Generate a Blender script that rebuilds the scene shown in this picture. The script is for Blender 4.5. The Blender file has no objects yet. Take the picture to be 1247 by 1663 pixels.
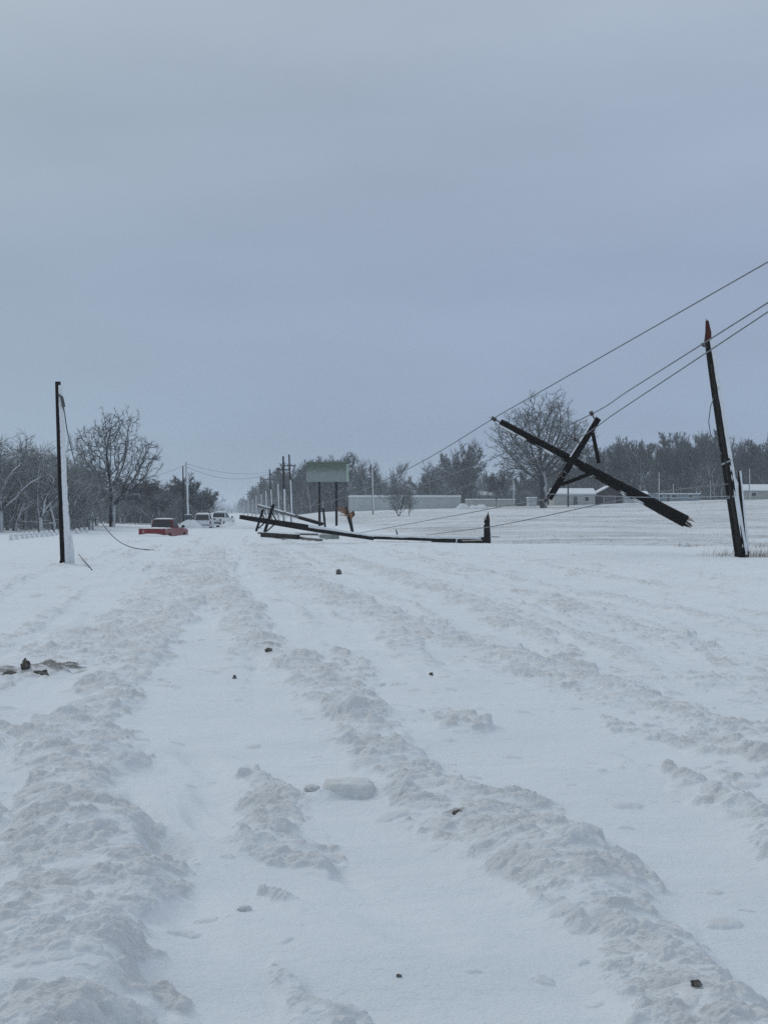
import bpy, bmesh, math, random
import numpy as np
from mathutils import Vector, Matrix, Quaternion

R = math.radians
sc = bpy.context.scene
COL = sc.collection

# ------------------------------------------------------------------ camera
F = 1900.0            # focal length in photograph pixels (photo 1247 x 1663)
CX, CY = 623.5, 831.5
CAMZ = 1.7
cam = bpy.data.cameras.new("camera")
cam.sensor_fit = 'VERTICAL'
cam.sensor_height = 36.0
cam.lens = 36.0 * F / 1663.0
cam.clip_start = 0.1
cam.clip_end = 12000
camo = bpy.data.objects.new("camera", cam)
COL.objects.link(camo)
camo.location = (0, 0, CAMZ)
camo.rotation_euler = (R(90), 0, 0)
sc.camera = camo
sc.render.resolution_x, sc.render.resolution_y = 767, 1024
sc.view_settings.view_transform = 'Standard'
sc.view_settings.look = 'None'
sc.view_settings.exposure = 0.0
sc.view_settings.gamma = 1.0
try:
    sc.cycles.use_denoising = False
    sc.cycles.sample_clamp_indirect = 1.0
    sc.cycles.sample_clamp_direct = 4.0
    sc.cycles.max_bounces = 6
    sc.cycles.diffuse_bounces = 3
    sc.cycles.volume_bounces = 1
    sc.cycles.volume_max_steps = 64
except Exception:
    pass

# ------------------------------------------------------------------ world and sun (thick overcast)
SUN_EL, SUN_AZ = 38.0, -50.0       # azimuth from +Y towards +X: ahead and to the left
w = bpy.data.worlds.new("World")
sc.world = w
w.use_nodes = True
nt = w.node_tree
nt.nodes.clear()
L = nt.links.new
out = nt.nodes.new('ShaderNodeOutputWorld')
bg = nt.nodes.new('ShaderNodeBackground')
bg.inputs['Strength'].default_value = 0.1
sky = nt.nodes.new('ShaderNodeTexSky')
sky.sky_type = 'NISHITA'
sky.sun_disc = False
sky.sun_elevation = R(SUN_EL)
sky.sun_rotation = R(SUN_AZ)
sky.air_density = 1.0
sky.dust_density = 4.0
tc = nt.nodes.new('ShaderNodeTexCoord')
sep = nt.nodes.new('ShaderNodeSeparateXYZ')
L(tc.outputs['Generated'], sep.inputs[0])
ramp = nt.nodes.new('ShaderNodeValToRGB')
cr = ramp.color_ramp
cr.interpolation = 'EASE'
stops = [(0.0, (.315, .405, .53)), (0.07, (.30, .39, .53)), (0.18, (.305, .382, .52)), (0.30, (.345, .42, .54)),
         (0.42, (.41, .485, .595)), (0.70, (.52, .592, .675)), (1.0, (.565, .635, .71))]
while len(cr.elements) < len(stops):
    cr.elements.new(0.5)
for e, (p, c) in zip(cr.elements, stops):
    e.position = p
    e.color = (*c, 1)
L(sep.outputs['Z'], ramp.inputs[0])
# broad soft unevenness of the cloud deck
mp = nt.nodes.new('ShaderNodeMapping')
mp.inputs['Scale'].default_value = (1.0, 1.0, 4.0)
L(tc.outputs['Generated'], mp.inputs['Vector'])
nz = nt.nodes.new('ShaderNodeTexNoise')
nz.inputs['Scale'].default_value = 2.6
nz.inputs['Detail'].default_value = 5
nz.inputs['Roughness'].default_value = 0.5
L(mp.outputs[0], nz.inputs['Vector'])
mr = nt.nodes.new('ShaderNodeMapRange')
mr.inputs['From Min'].default_value = 0.3
mr.inputs['From Max'].default_value = 0.7
mr.inputs['To Min'].default_value = 9.35
mr.inputs['To Max'].default_value = 10.65
L(nz.outputs['Fac'], mr.inputs['Value'])
mul = nt.nodes.new('ShaderNodeVectorMath')
mul.operation = 'SCALE'
L(ramp.outputs['Color'], mul.inputs[0])
L(mr.outputs[0], mul.inputs['Scale'])
# slightly greener, duller cloud to the left
tint = nt.nodes.new('ShaderNodeMixRGB')
tint.blend_type = 'MULTIPLY'
tint.inputs['Color2'].default_value = (.975, 1.0, .95, 1)
mrx = nt.nodes.new('ShaderNodeMapRange')
mrx.inputs['From Min'].default_value = 0.10
mrx.inputs['From Max'].default_value = -0.35
L(sep.outputs['X'], mrx.inputs['Value'])
L(mrx.outputs[0], tint.inputs['Fac'])
L(mul.outputs[0], tint.inputs['Color1'])
mix = nt.nodes.new('ShaderNodeMixRGB')
mix.inputs['Fac'].default_value = 0.95
L(sky.outputs[0], mix.inputs['Color1'])
L(tint.outputs[0], mix.inputs['Color2'])
L(mix.outputs[0], bg.inputs['Color'])
L(bg.outputs[0], out.inputs['Surface'])

sl = bpy.data.lights.new("sun", 'SUN')
sl.energy = 0.55
sl.angle = R(22)
sl.color = (1.0, .96, .92)
slo = bpy.data.objects.new("sun", sl)
COL.objects.link(slo)
sdir = Vector((math.sin(R(SUN_AZ)) * math.cos(R(SUN_EL)), math.cos(R(SUN_AZ)) * math.cos(R(SUN_EL)), math.sin(R(SUN_EL))))
slo.rotation_euler = (-sdir).to_track_quat('-Z', 'Y').to_euler()
slo.location = (-40, 20, 60)

# ------------------------------------------------------------------ numpy noise
def hsh(ix, iy, s):
    h = (ix.astype(np.int64) * 374761393 + iy.astype(np.int64) * 668265263 + s * 1442695041) & 0xFFFFFFFF
    h = ((h ^ (h >> 13)) * 1274126177) & 0xFFFFFFFF
    h = ((h ^ (h >> 16)) * 2246822519) & 0xFFFFFFFF
    h = h ^ (h >> 15)
    return (h & 0xFFFFFF).astype(np.float32) / np.float32(0xFFFFFF)

def noise(x, y, s=0):
    ix, iy = np.floor(x), np.floor(y)
    fx, fy = (x - ix).astype(np.float32), (y - iy).astype(np.float32)
    u, v = fx * fx * fx * (fx * (fx * 6 - 15) + 10), fy * fy * fy * (fy * (fy * 6 - 15) + 10)
    def g(dx, dy):
        a = hsh(ix + dx, iy + dy, s) * 6.2831853
        return np.cos(a) * (fx - dx) + np.sin(a) * (fy - dy)
    a = g(0, 0) * (1 - u) + g(1, 0) * u
    b = g(0, 1) * (1 - u) + g(1, 1) * u
    return (a * (1 - v) + b * v) * 1.5

def fbm(x, y, s=0, o=4, gain=.5):
    t, a = 0, 1.0
    for i in range(o):
        t = t + a * noise(x * 2 ** i + 17.3 * i, y * 2 ** i - 9.1 * i, s + i)
        a *= gain
    return t

def lumps(x, y, cell, prob, s, flat=.6, dens=None):
    """half-buried irregular clods: the highest of the caps that cover a point"""
    gx, gy = x / cell, y / cell
    ix, iy = np.floor(gx), np.floor(gy)
    best = np.zeros(x.shape, np.float32)
    for dx in (-1, 0, 1):
        for dy in (-1, 0, 1):
            jx, jy = ix + dx, iy + dy
            cx = jx + .15 + .7 * hsh(jx, jy, s)
            cy = jy + .15 + .7 * hsh(jx, jy, s + 1)
            r = .22 + .55 * hsh(jx, jy, s + 2) ** 2
            e = hsh(jx, jy, s + 3)
            if dens is None:
                on = e < prob
            else:
                on = e < prob * dens
            an = hsh(jx, jy, s + 4) * 3.14
            ex = .6 + .8 * hsh(jx, jy, s + 5)
            ddx, ddy = gx - cx, gy - cy
            ca, sa = np.cos(an), np.sin(an)
            a = (ddx * ca + ddy * sa) * ex
            b = (-ddx * sa + ddy * ca) / ex
            q = 1 - (a * a + b * b) / (r * r)
            hh = np.where(on & (q > 0), np.sqrt(np.maximum(q, 0)) * r * cell * flat, 0)
            best = np.maximum(best, hh)
    return best

def sst(a, b, x):
    t = np.clip((x - a) / (b - a), 0, 1)
    return t * t * (3 - 2 * t)

# ------------------------------------------------------------------ terrain shape
def terrain(x, y):
    x = np.asarray(x, dtype=np.float64); y = np.asarray(y, dtype=np.float64)
    d = x + .136 * y
    tgt = np.clip(1.75 + .030 * x, .9, 9) + .15
    z = tgt * sst(0, 1, (y - 58) / 210.) ** .8 * sst(9, 24, d)
    z = z + .42 * sst(8, 13, d) * sst(62, 36, y) * sst(8, 22, y)
    z = z + .25 * sst(5, 9, d) * sst(75, 110, y) * sst(500, 250, y)
    # a low drift on the right shoulder of the road, far off, and a soft ditch on the left
    z = z + .12 * sst(-9, -14, d) + .10 * np.sin(x * .11 + 1.0) * sst(12, 40, np.abs(d)) * sst(30, 90, y)
    z = z + .35 * sst(-16, -40, d)
    return z

def tz(x, y):
    return float(terrain(np.array([x]), np.array([y]))[0])

def at(px, py, Y):
    return Vector(((px - CX) / F * Y, Y, CAMZ - (py - CY) / F * Y))

def ghit(px, py, ymax=700):
    """where the ray of a photo pixel meets the terrain"""
    Y = 3.0
    while Y < ymax:
        p = at(px, py, Y)
        if p.z <= tz(p.x, p.y):
            return Vector((p.x, p.y, tz(p.x, p.y)))
        Y *= 1.004
    p = at(px, py, ymax)
    return Vector((p.x, p.y, tz(p.x, p.y)))

# ------------------------------------------------------------------ materials
def mat(name, base=(.5, .5, .5), rough=.8, metal=0.0, spec=.3):
    m = bpy.data.materials.new(name)
    m.use_nodes = True
    b = m.node_tree.nodes['Principled BSDF']
    b.inputs['Base Color'].default_value = (*base, 1)
    b.inputs['Roughness'].default_value = rough
    b.inputs['Metallic'].default_value = metal
    b.inputs['Specular IOR Level'].default_value = spec
    return m, m.node_tree, b

def nd(t, kind, **kw):
    n = t.nodes.new(kind)
    for k, v in kw.items():
        if k in n.inputs.keys():
            n.inputs[k].default_value = v
        else:
            setattr(n, k, v)
    return n

def mrange(t, src, a, b, c=0., d=1.):
    n = nd(t, 'ShaderNodeMapRange')
    n.inputs['From Min'].default_value = a; n.inputs['From Max'].default_value = b
    n.inputs['To Min'].default_value = c; n.inputs['To Max'].default_value = d
    t.links.new(src, n.inputs['Value'])
    return n.outputs[0]

def mixc(t, fac, c1, c2, blend='MIX'):
    n = nd(t, 'ShaderNodeMixRGB', blend_type=blend)
    for s, v in ((n.inputs['Fac'], fac), (n.inputs['Color1'], c1), (n.inputs['Color2'], c2)):
        if hasattr(v, 'is_linked') or isinstance(v, bpy.types.NodeSocket):
            t.links.new(v, s)
        elif isinstance(v, (int, float)):
            s.default_value = v
        else:
            s.default_value = (*v, 1)
    return n.outputs[0]

def texnoise(t, scale, detail=4, rough=.55, vec=None, sc3=None):
    n = nd(t, 'ShaderNodeTexNoise')
    n.inputs['Scale'].default_value = scale
    n.inputs['Detail'].default_value = detail
    n.inputs['Roughness'].default_value = rough
    if vec is None:
        g = nd(t, 'ShaderNodeTexCoord')
        vec = g.outputs['Object']
    if sc3:
        mpn = nd(t, 'ShaderNodeMapping')
        mpn.inputs['Scale'].default_value = sc3
        t.links.new(vec, mpn.inputs['Vector'])
        vec = mpn.outputs[0]
    t.links.new(vec, n.inputs['Vector'])
    return n.outputs['Fac']

def bump(t, b, h, strength, dist):
    n = nd(t, 'ShaderNodeBump')
    n.inputs['Strength'].default_value = strength
    n.inputs['Distance'].default_value = dist
    t.links.new(h, n.inputs['Height'])
    t.links.new(n.outputs[0], b.inputs['Normal'])

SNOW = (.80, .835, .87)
# ground snow: clean / dirty churned / stubble showing through
M_ground, t, b = mat('snow_ground', SNOW, .75, 0, .15)
pos = nd(t, 'ShaderNodeNewGeometry').outputs['Position']
ad = nd(t, 'ShaderNodeAttribute', attribute_name='dirt').outputs['Fac']
asb = nd(t, 'ShaderNodeAttribute', attribute_name='stubble').outputs['Fac']
asoil = nd(t, 'ShaderNodeAttribute', attribute_name='soil').outputs['Fac']
n1 = texnoise(t, 5.0, 6, .65, pos)
n2 = texnoise(t, .35, 5, .6, pos, (1.0, 3.2, 1))
n3 = texnoise(t, 1.3, 6, .7, pos, (1.0, 2.6, 1))
clean = mixc(t, mrange(t, n2, .35, .7), (.80, .835, .87), (.76, .795, .83))
dfac = nd(t, 'ShaderNodeMath', operation='MULTIPLY')
t.links.new(ad, dfac.inputs[0]); t.links.new(mrange(t, n1, .3, .62, .55, 1.0), dfac.inputs[1])
c = mixc(t, dfac.outputs[0], clean, (.665, .67, .68))
sf = nd(t, 'ShaderNodeMath', operation='MULTIPLY')
t.links.new(asb, sf.inputs[0]); t.links.new(mrange(t, n3, .36, .62, .30, 1.0), sf.inputs[1])
c = mixc(t, sf.outputs[0], c, (.33, .325, .32))
c = mixc(t, asoil, c, (.10, .085, .07))
t.links.new(c, b.inputs['Base Color'])
g1 = texnoise(t, 55, 5, .7, pos)
g2 = texnoise(t, 11, 5, .6, pos, (1, 1.5, 1))
adn = nd(t, 'ShaderNodeMath', operation='MULTIPLY_ADD')
t.links.new(g2, adn.inputs[0]); adn.inputs[1].default_value = 2.2; t.links.new(g1, adn.inputs[2])
bump(t, b, adn.outputs[0], .8, .010)

M_snow, t, b = mat('packed_snow', (.78, .815, .85), .8, 0, .12)
v = texnoise(t, 9, 5, .65)
t.links.new(mixc(t, mrange(t, v, .35, .7), (.80, .83, .865), (.68, .70, .72)), b.inputs['Base Color'])
bump(t, b, v, .7, .03)

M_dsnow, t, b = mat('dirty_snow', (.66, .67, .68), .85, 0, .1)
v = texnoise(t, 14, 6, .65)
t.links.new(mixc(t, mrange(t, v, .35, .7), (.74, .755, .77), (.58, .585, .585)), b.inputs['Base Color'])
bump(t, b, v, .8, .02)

M_soil, t, b = mat('frozen_soil', (.05, .04, .033), .95, 0, .1)
v = texnoise(t, 30, 6, .7)
t.links.new(mixc(t, mrange(t, v, .4, .75), (.055, .046, .038), (.36, .34, .32)), b.inputs['Base Color'])
bump(t, b, v, .9, .02)

def wood(name, dark, light, snowy=0.0):
    m, t, b = mat(name, dark, .85, 0, .2)
    v = texnoise(t, 3.0, 6, .7, None, (9, 9, .8))
    cc = mixc(t, mrange(t, v, .42, .8), dark, light)
    if snowy:
        sp = texnoise(t, 6, 4, .6)
        cc = mixc(t, mrange(t, sp, .62 - snowy * .2, .70 - snowy * .2), cc, (.74, .77, .80))
    t.links.new(cc, b.inputs['Base Color'])
    bump(t, b, v, .8, .02)
    return m
M_pole = wood('creosoted_pole_wood', (.005, .004, .004), (.022, .017, .014))
M_polesnowy = wood('creosoted_pole_wood_with_snow', (.014, .011, .01), (.06, .045, .035), .5)
M_greypole = wood('weathered_grey_pole_wood', (.10, .10, .10), (.22, .215, .21))
M_raw = wood('fresh_splintered_wood', (.27, .12, .06), (.48, .31, .19))
M_rawred = wood('red_heartwood', (.05, .014, .012), (.13, .04, .03))
M_pale = wood('pale_inner_wood', (.42, .36, .30), (.62, .56, .50))

# bark with wind-plastered snow (snow lies where the surface faces the wind side)
def bark(name, dark, frost, wind=(.75, -.45, .45), lo=.25, hi=.75, twig=.0):
    m, t, b = mat(name, dark, .9, 0, .1)
    nrm = nd(t, 'ShaderNodeNewGeometry').outputs['Normal']
    dp = nd(t, 'ShaderNodeVectorMath', operation='DOT_PRODUCT')
    t.links.new(nrm, dp.inputs[0])
    dp.inputs[1].default_value = Vector(wind).normalized()
    p2 = nd(t, 'ShaderNodeNewGeometry').outputs['Position']
    v = texnoise(t, 1.1, 4, .7, p2)
    s = nd(t, 'ShaderNodeMath', operation='ADD')
    t.links.new(dp.outputs['Value'], s.inputs[0])
    t.links.new(mrange(t, v, .3, .7, -.35, .35), s.inputs[1])
    f = mrange(t, s.outputs[0], lo, hi, twig, 1)
    v2 = texnoise(t, 4, 5, .7, None, (3, 3, .8))
    base = mixc(t, mrange(t, v2, .35, .7), dark, tuple(min(1, q * 2.1) for q in dark))
    t.links.new(mixc(t, f, base, frost), b.inputs['Base Color'])
    return m
M_bark = bark('bark_with_plastered_snow', (.035, .032, .031), (.60, .63, .66), lo=.35, hi=.8, twig=.0)
M_twig = bark('frosted_twigs', (.036, .034, .035), (.33, .35, .37), lo=.15, hi=1.05, twig=.05)
M_barkfrost = bark('heavily_frosted_bark', (.04, .037, .035), (.56, .59, .61), lo=.0, hi=.55)
M_twigfrost = bark('heavily_frosted_twigs', (.05, .048, .046), (.40, .42, .43), lo=.0, hi=.95, twig=.08)
M_evergreen, t, b = mat('cedar_foliage', (.035, .04, .03), .9, 0, .1)

def plain(name, col, rough=.6, metal=0., spec=.3, var=.25, scale=4., bmp=0.):
    m, t, b = mat(name, col, rough, metal, spec)
    v = texnoise(t, scale, 5, .6)
    lo = tuple(q * (1 - var) for q in col); hi = tuple(min(1, q * (1 + var)) for q in col)
    t.links.new(mixc(t, mrange(t, v, .3, .7), lo, hi), b.inputs['Base Color'])
    if bmp:
        bump(t, b, v, bmp, .01)
    return m
M_iron = plain('galvanised_iron', (.10, .10, .105), .5, .6)
M_dkiron = plain('dark_iron', (.025, .024, .025), .6, .3)
M_porc = plain('brown_porcelain', (.03, .02, .02), .25, 0, .6)
M_cable = plain('ice_coated_cable', (.14, .15, .165), .45)
M_cablepale = plain('frosted_cable', (.33, .36, .39), .5)
def snowy_paint(name, col, amount, scale=1.6, rough=.35):
    """vehicle or building paint with blown snow stuck to it in patches"""
    m, t, b = mat(name, col, rough, 0, .5)
    v = texnoise(t, scale, 6, .65)
    v2 = texnoise(t, scale * 5, 4, .6)
    a = nd(t, 'ShaderNodeMath', operation='MULTIPLY_ADD')
    t.links.new(v2, a.inputs[0]); a.inputs[1].default_value = .35; t.links.new(v, a.inputs[2])
    f = mrange(t, a.outputs[0], .92 - amount * .6, 1.02 - amount * .6)
    t.links.new(mixc(t, f, col, (.70, .73, .76)), b.inputs['Base Color'])
    t.links.new(mrange(t, f, 0, 1, rough, .85), b.inputs['Roughness'])
    return m
M_red = snowy_paint('dark_red_paint', (.20, .007, .014), .26)
M_white = snowy_paint('white_paint_crusted_with_snow', (.40, .42, .44), .72)
M_glass = plain('dark_window_glass', (.012, .014, .018), .15, 0, .5)
M_rub = plain('tyre_rubber', (.02, .02, .02), .9)
M_rim = plain('wheel_alloy', (.35, .35, .36), .35, .8)
M_tail = plain('tail_lamp_lens', (.20, .01, .01), .2, 0, .6)
M_chrome = plain('bumper_chrome', (.4, .4, .42), .25, .9)
M_plate = plain('licence_plate_blank', (.5, .52, .55), .5)
M_siding = plain('pale_grey_siding', (.47, .50, .50), .7, var=.08, scale=.6)
M_siding2 = plain('beige_grey_siding', (.40, .40, .38), .7, var=.08, scale=.6)
M_siding3 = plain('blue_grey_siding', (.22, .27, .32), .7, var=.1, scale=.6)
M_brown = plain('dark_brown_siding', (.035, .030, .028), .8, var=.2)
M_brownish = plain('brown_grey_wall', (.085, .078, .075), .85, var=.2)
M_trim = plain('white_trim', (.68, .70, .72), .6, var=.06)
M_weed = plain('dead_weed_stems', (.24, .20, .155), .9, var=.35, scale=.9)

M_sign, t, b = mat('faded_green_sign_face', (.10, .2, .12), .6, 0, .3)
tcs = nd(t, 'ShaderNodeTexCoord').outputs['Object']
sp = nd(t, 'ShaderNodeSeparateXYZ'); t.links.new(tcs, sp.inputs[0])
vs = texnoise(t, 2.2, 6, .65, tcs, (1, 1, 2.2))
a = nd(t, 'ShaderNodeMath', operation='MULTIPLY_ADD')
t.links.new(vs, a.inputs[0]); a.inputs[1].default_value = 1.1
t.links.new(mrange(t, sp.outputs['Z'], -.4, .75, .6, -.45), a.inputs[2])
t.links.new(mixc(t, mrange(t, a.outputs[0], .35, .95, 0, .95), (.115, .15, .115), (.27, .31, .305)), b.inputs['Base Color'])

# ------------------------------------------------------------------ object helpers
class MB:
    def __init__(s): s.v = []; s.f = []
    def add(s, vs, fs):
        o = len(s.v)
        s.v += [tuple(q) for q in vs]
        s.f += [tuple(i + o for i in f) for f in fs]
        return s
    def tube(s, pts, rad, n=8, cap=True, wob=0., rng=random):
        pts = [Vector(p) for p in pts]
        if isinstance(rad, (int, float)): rad = [rad] * len(pts)
        vs = []; fs = []
        up = None
        for i, p in enumerate(pts):
            d = (pts[min(i + 1, len(pts) - 1)] - pts[max(i - 1, 0)])
            if d.length < 1e-9: d = Vector((0, 0, 1))
            d.normalize()
            if up is None:
                a = Vector((0, 0, 1)) if abs(d.z) < .9 else Vector((1, 0, 0))
                up = d.cross(a).normalized()
            else:
                up = (up - d * up.dot(d)).normalized()
            q = d.cross(up)
            for k in range(n):
                th = 2 * math.pi * k / n
                r = rad[i] * (1 + (rng.uniform(-wob, wob) if wob else 0))
                vs.append(p + up * math.cos(th) * r + q * math.sin(th) * r)
        for i in range(len(pts) - 1):
            for k in range(n):
                a0 = i * n + k; b0 = i * n + (k + 1) % n
                fs.append((a0, b0, b0 + n, a0 + n))
        if cap:
            fs.append(tuple(range(n - 1, -1, -1)))
            m = (len(pts) - 1) * n
            fs.append(tuple(m + k for k in range(n)))
        return s.add(vs, fs)
    def box(s, c, size, rot=None):
        c = Vector(c); h = Vector(size) / 2
        vs = []
        for x in (-1, 1):
            for y in (-1, 1):
                for z in (-1, 1):
                    q = Vector((x * h.x, y * h.y, z * h.z))
                    if rot is not None: q = rot @ q
                    vs.append(c + q)
        return s.add(vs, [(0, 1, 3, 2), (4, 6, 7, 5), (0, 4, 5, 1), (2, 3, 7, 6), (0, 2, 6, 4), (1, 5, 7, 3)])
    def beam(s, a, b, w, h, side=(0, 1, 0)):
        a = Vector(a); b = Vector(b)
        d = (b - a).normalized()
        sd = Vector(side); sd = (sd - d * sd.dot(d)).normalized()
        u = d.cross(sd)
        vs = []
        for p in (a, b):
            for i, j in ((-1, -1), (1, -1), (1, 1), (-1, 1)):
                vs.append(p + sd * i * w / 2 + u * j * h / 2)
        return s.add(vs, [(3, 2, 1, 0), (4, 5, 6, 7), (0, 1, 5, 4), (1, 2, 6, 5), (2, 3, 7, 6), (3, 0, 4, 7)])
    def splinters(s, p, d, r, n, ln, rng, spread=.25):
        p = Vector(p); d = Vector(d).normalized()
        a = Vector((0, 0, 1)) if abs(d.z) < .9 else Vector((1, 0, 0))
        u = d.cross(a).normalized(); q = d.cross(u)
        for i in range(n):
            th = rng.uniform(0, 6.28); rr = r * math.sqrt(rng.random()) * .85
            o = p + u * math.cos(th) * rr + q * math.sin(th) * rr - d * .06
            l = ln * rng.uniform(.3, 1) 
            e = o + d * (l + .06) + (u * rng.uniform(-1, 1) + q * rng.uniform(-1, 1)) * spread * l
            mid = o.lerp(e, .5) + (u * rng.uniform(-1, 1) + q * rng.uniform(-1, 1)) * .04 * l
            wd = r * rng.uniform(.18, .42)
            s.tube([o, mid, e], [wd, wd * .7, wd * .08], 4)
        return s
    def build(s, name, m, parent=None, smooth=False, loc=None, bevel=0., rot=0.):
        me = bpy.data.meshes.new(name)
        o = bpy.data.objects.new(name, me)
        COL.objects.link(o)
        if parent is not None:
            base = root_loc(parent)
            o.parent = parent
            M = Matrix.Translation(base)
            inv = M.inverted()
            vs = [tuple(inv @ Vector(v)) for v in s.v] if not parent.get('_local') else s.v
        elif loc is not None:
            l = Vector(loc); o.location = l
            vs = [tuple(Vector(v) - l) for v in s.v]
        else:
            vs = s.v
        me.from_pydata(vs, [], s.f)
        if m: me.materials.append(m)
        if bevel:
            bm = bmesh.new(); bm.from_mesh(me)
            bmesh.ops.bevel(bm, geom=[e for e in bm.edges if e.is_manifold and e.calc_face_angle(0) > .5], offset=bevel, segments=2, affect='EDGES', clamp_overlap=True)
            bm.to_mesh(me); bm.free()
        if smooth:
            for p in me.polygons: p.use_smooth = True
        me.update()
        return o

def root_loc(o):
    l = Vector((0, 0, 0))
    while o is not None:
        l += o.location
        o = o.parent
    return l

def tag(o, label=None, cat=None, group=None, kind=None):
    if label: o['label'] = label
    if cat: o['category'] = cat
    if group: o['group'] = group
    if kind: o['kind'] = kind
    return o

def thing(name, loc, label, cat, group=None):
    o = bpy.data.objects.new(name, None)
    o.empty_display_size = .3
    COL.objects.link(o)
    o.location = loc
    return tag(o, label, cat, group)

def copy_tree(o, parent=None):
    c = o.copy(); COL.objects.link(c); c.parent = parent
    for ch in o.children:
        copy_tree(ch, c)
    return c

# ------------------------------------------------------------------ the snowy ground: one sheet to the horizon
# ridges of churned snow between wheel tracks: (photo x, photo y, half width px, height m, churn 0..1)
RIDGES = [
    [(300, 890, 16, .10, .8), (285, 925, 26, .10, .9), (262, 960, 34, .09, .9), (215, 1000, 40, .08, .8), (130, 1040, 50, .08, .8), (40, 1075, 60, .08, .7), (-120, 1130, 80, .08, .7)],
    [(325, 900, 14, .13, .9), (318, 950, 26, .14, 1), (300, 985, 30, .10, 1), (255, 1030, 40, .11, 1), (225, 1075, 42, .10, 1), (180, 1120, 50, .08, .8), (115, 1180, 80, .12, 1.15), (125, 1260, 90, .15, 1.3),
     (140, 1340, 105, .18, 1.35), (120, 1420, 145, .20, 1.35), (85, 1520, 150, .19, 1.35), (65, 1663, 160, .19, 1.35), (40, 1900, 190, .19, 1.3)],
    [(-10, 1150, 70, .07, .7), (-60, 1250, 60, .05, .5), (-80, 1400, 110, .12, .9), (-160, 1663, 160, .14, 1)],
    [(345, 885, 16, .10, .8), (352, 930, 26, .13, 1), (395, 1000, 34, .12, 1), (430, 1050, 38, .11, 1), (500, 1090, 55, .12, 1), (560, 1140, 55, .12, 1), (610, 1200, 55, .10, .9), (690, 1260, 80, .13, 1),
     (785, 1320, 105, .14, 1.15), (870, 1370, 115, .15, 1.2), (940, 1420, 110, .15, 1.15), (1000, 1500, 100, .15, 1.1), (1070, 1590, 115, .16, 1.1), (1180, 1680, 140, .16, 1.1), (1350, 1900, 170, .18, 1)],
    [(443, 1235, 16, .08, 1.1), (445, 1290, 42, .13, 1.3), (432, 1340, 62, .14, 1.3), (455, 1380, 52, .09, 1.2), (480, 1400, 20, .04, .6)],
    [(455, 1450, 28, .05, .8), (480, 1462, 34, .05, .8), (500, 1490, 14, .02, .4)],
    [(520, 1575, 22, .03, .2), (530, 1620, 42, .08, 1), (540, 1660, 45, .12, 1), (540, 1800, 60, .12, 1)],
    [(420, 885, 22, .10, .9), (470, 930, 40, .11, .9), (560, 975, 48, .11, .9), (660, 1010, 48, .12, 1), (745, 1040, 48, .12, 1), (840, 1065, 50, .10, 1), (930, 1100, 75, .14, 1), (1010, 1125, 60, .10, .9), (1110, 1150, 65, .10, .8), (1247, 1215, 80, .10, .8), (1420, 1300, 100, .1, .8)],
    [(500, 885, 16, .08, .8), (610, 925, 28, .08, .8), (700, 950, 34, .08, .9), (780, 985, 34, .08, .9), (860, 1025, 36, .08, .9), (920, 1060, 30, .07, .8)],
    [(600, 895, 12, .06, .6), (720, 915, 16, .07, .7), (800, 935, 20, .05, .6)],
    [(850, 960, 24, .07, .8), (930, 985, 40, .09, .9), (1010, 1010, 34, .08, .8), (1090, 1040, 46, .09, .8), (1180, 1070, 44, .07, .7), (1300, 1110, 50, .07, .7)],
    [(640, 880, 8, .04, .3), (900, 905, 9, .05, .3), (1100, 930, 10, .05, .3), (1300, 955, 12, .05, .3)],
    [(1115, 1245, 26, .09, .9), (1160, 1290, 40, .11, 1), (1210, 1330, 44, .10, 1), (1290, 1390, 60, .1, 1)],
    [(1020, 1160, 30, .08, .8), (1110, 1200, 44, .08, .8), (1190, 1215, 40, .07, .8)],
    [(735, 1148, 22, .10, 1.2), (752, 1166, 26, .09, 1.2), (756, 1178, 16, .04, .8)],
    [(1112, 1036, 10, .10, 1.2), (1118, 1040, 12, .12, 1.2)],
    [(240, 1010, 30, .07, .8), (130, 1075, 50, .07, .8), (40, 1100, 50, .08, .9)],
    [(300, 1030, 22, .02, .5), (320, 1034, 10, .02, .5)],
    [(470, 1283, 14, .03, 0), (520, 1278, 30, .22, 0), (556, 1270, 36, .24, 0)],
    [(590, 1120, 26, .05, .7), (560, 1060, 30, .07, .9)],
]
def gpt(px, py):
    Y = CAMZ * F / (py - CY)
    return (px - CX) / F * Y, Y

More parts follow.
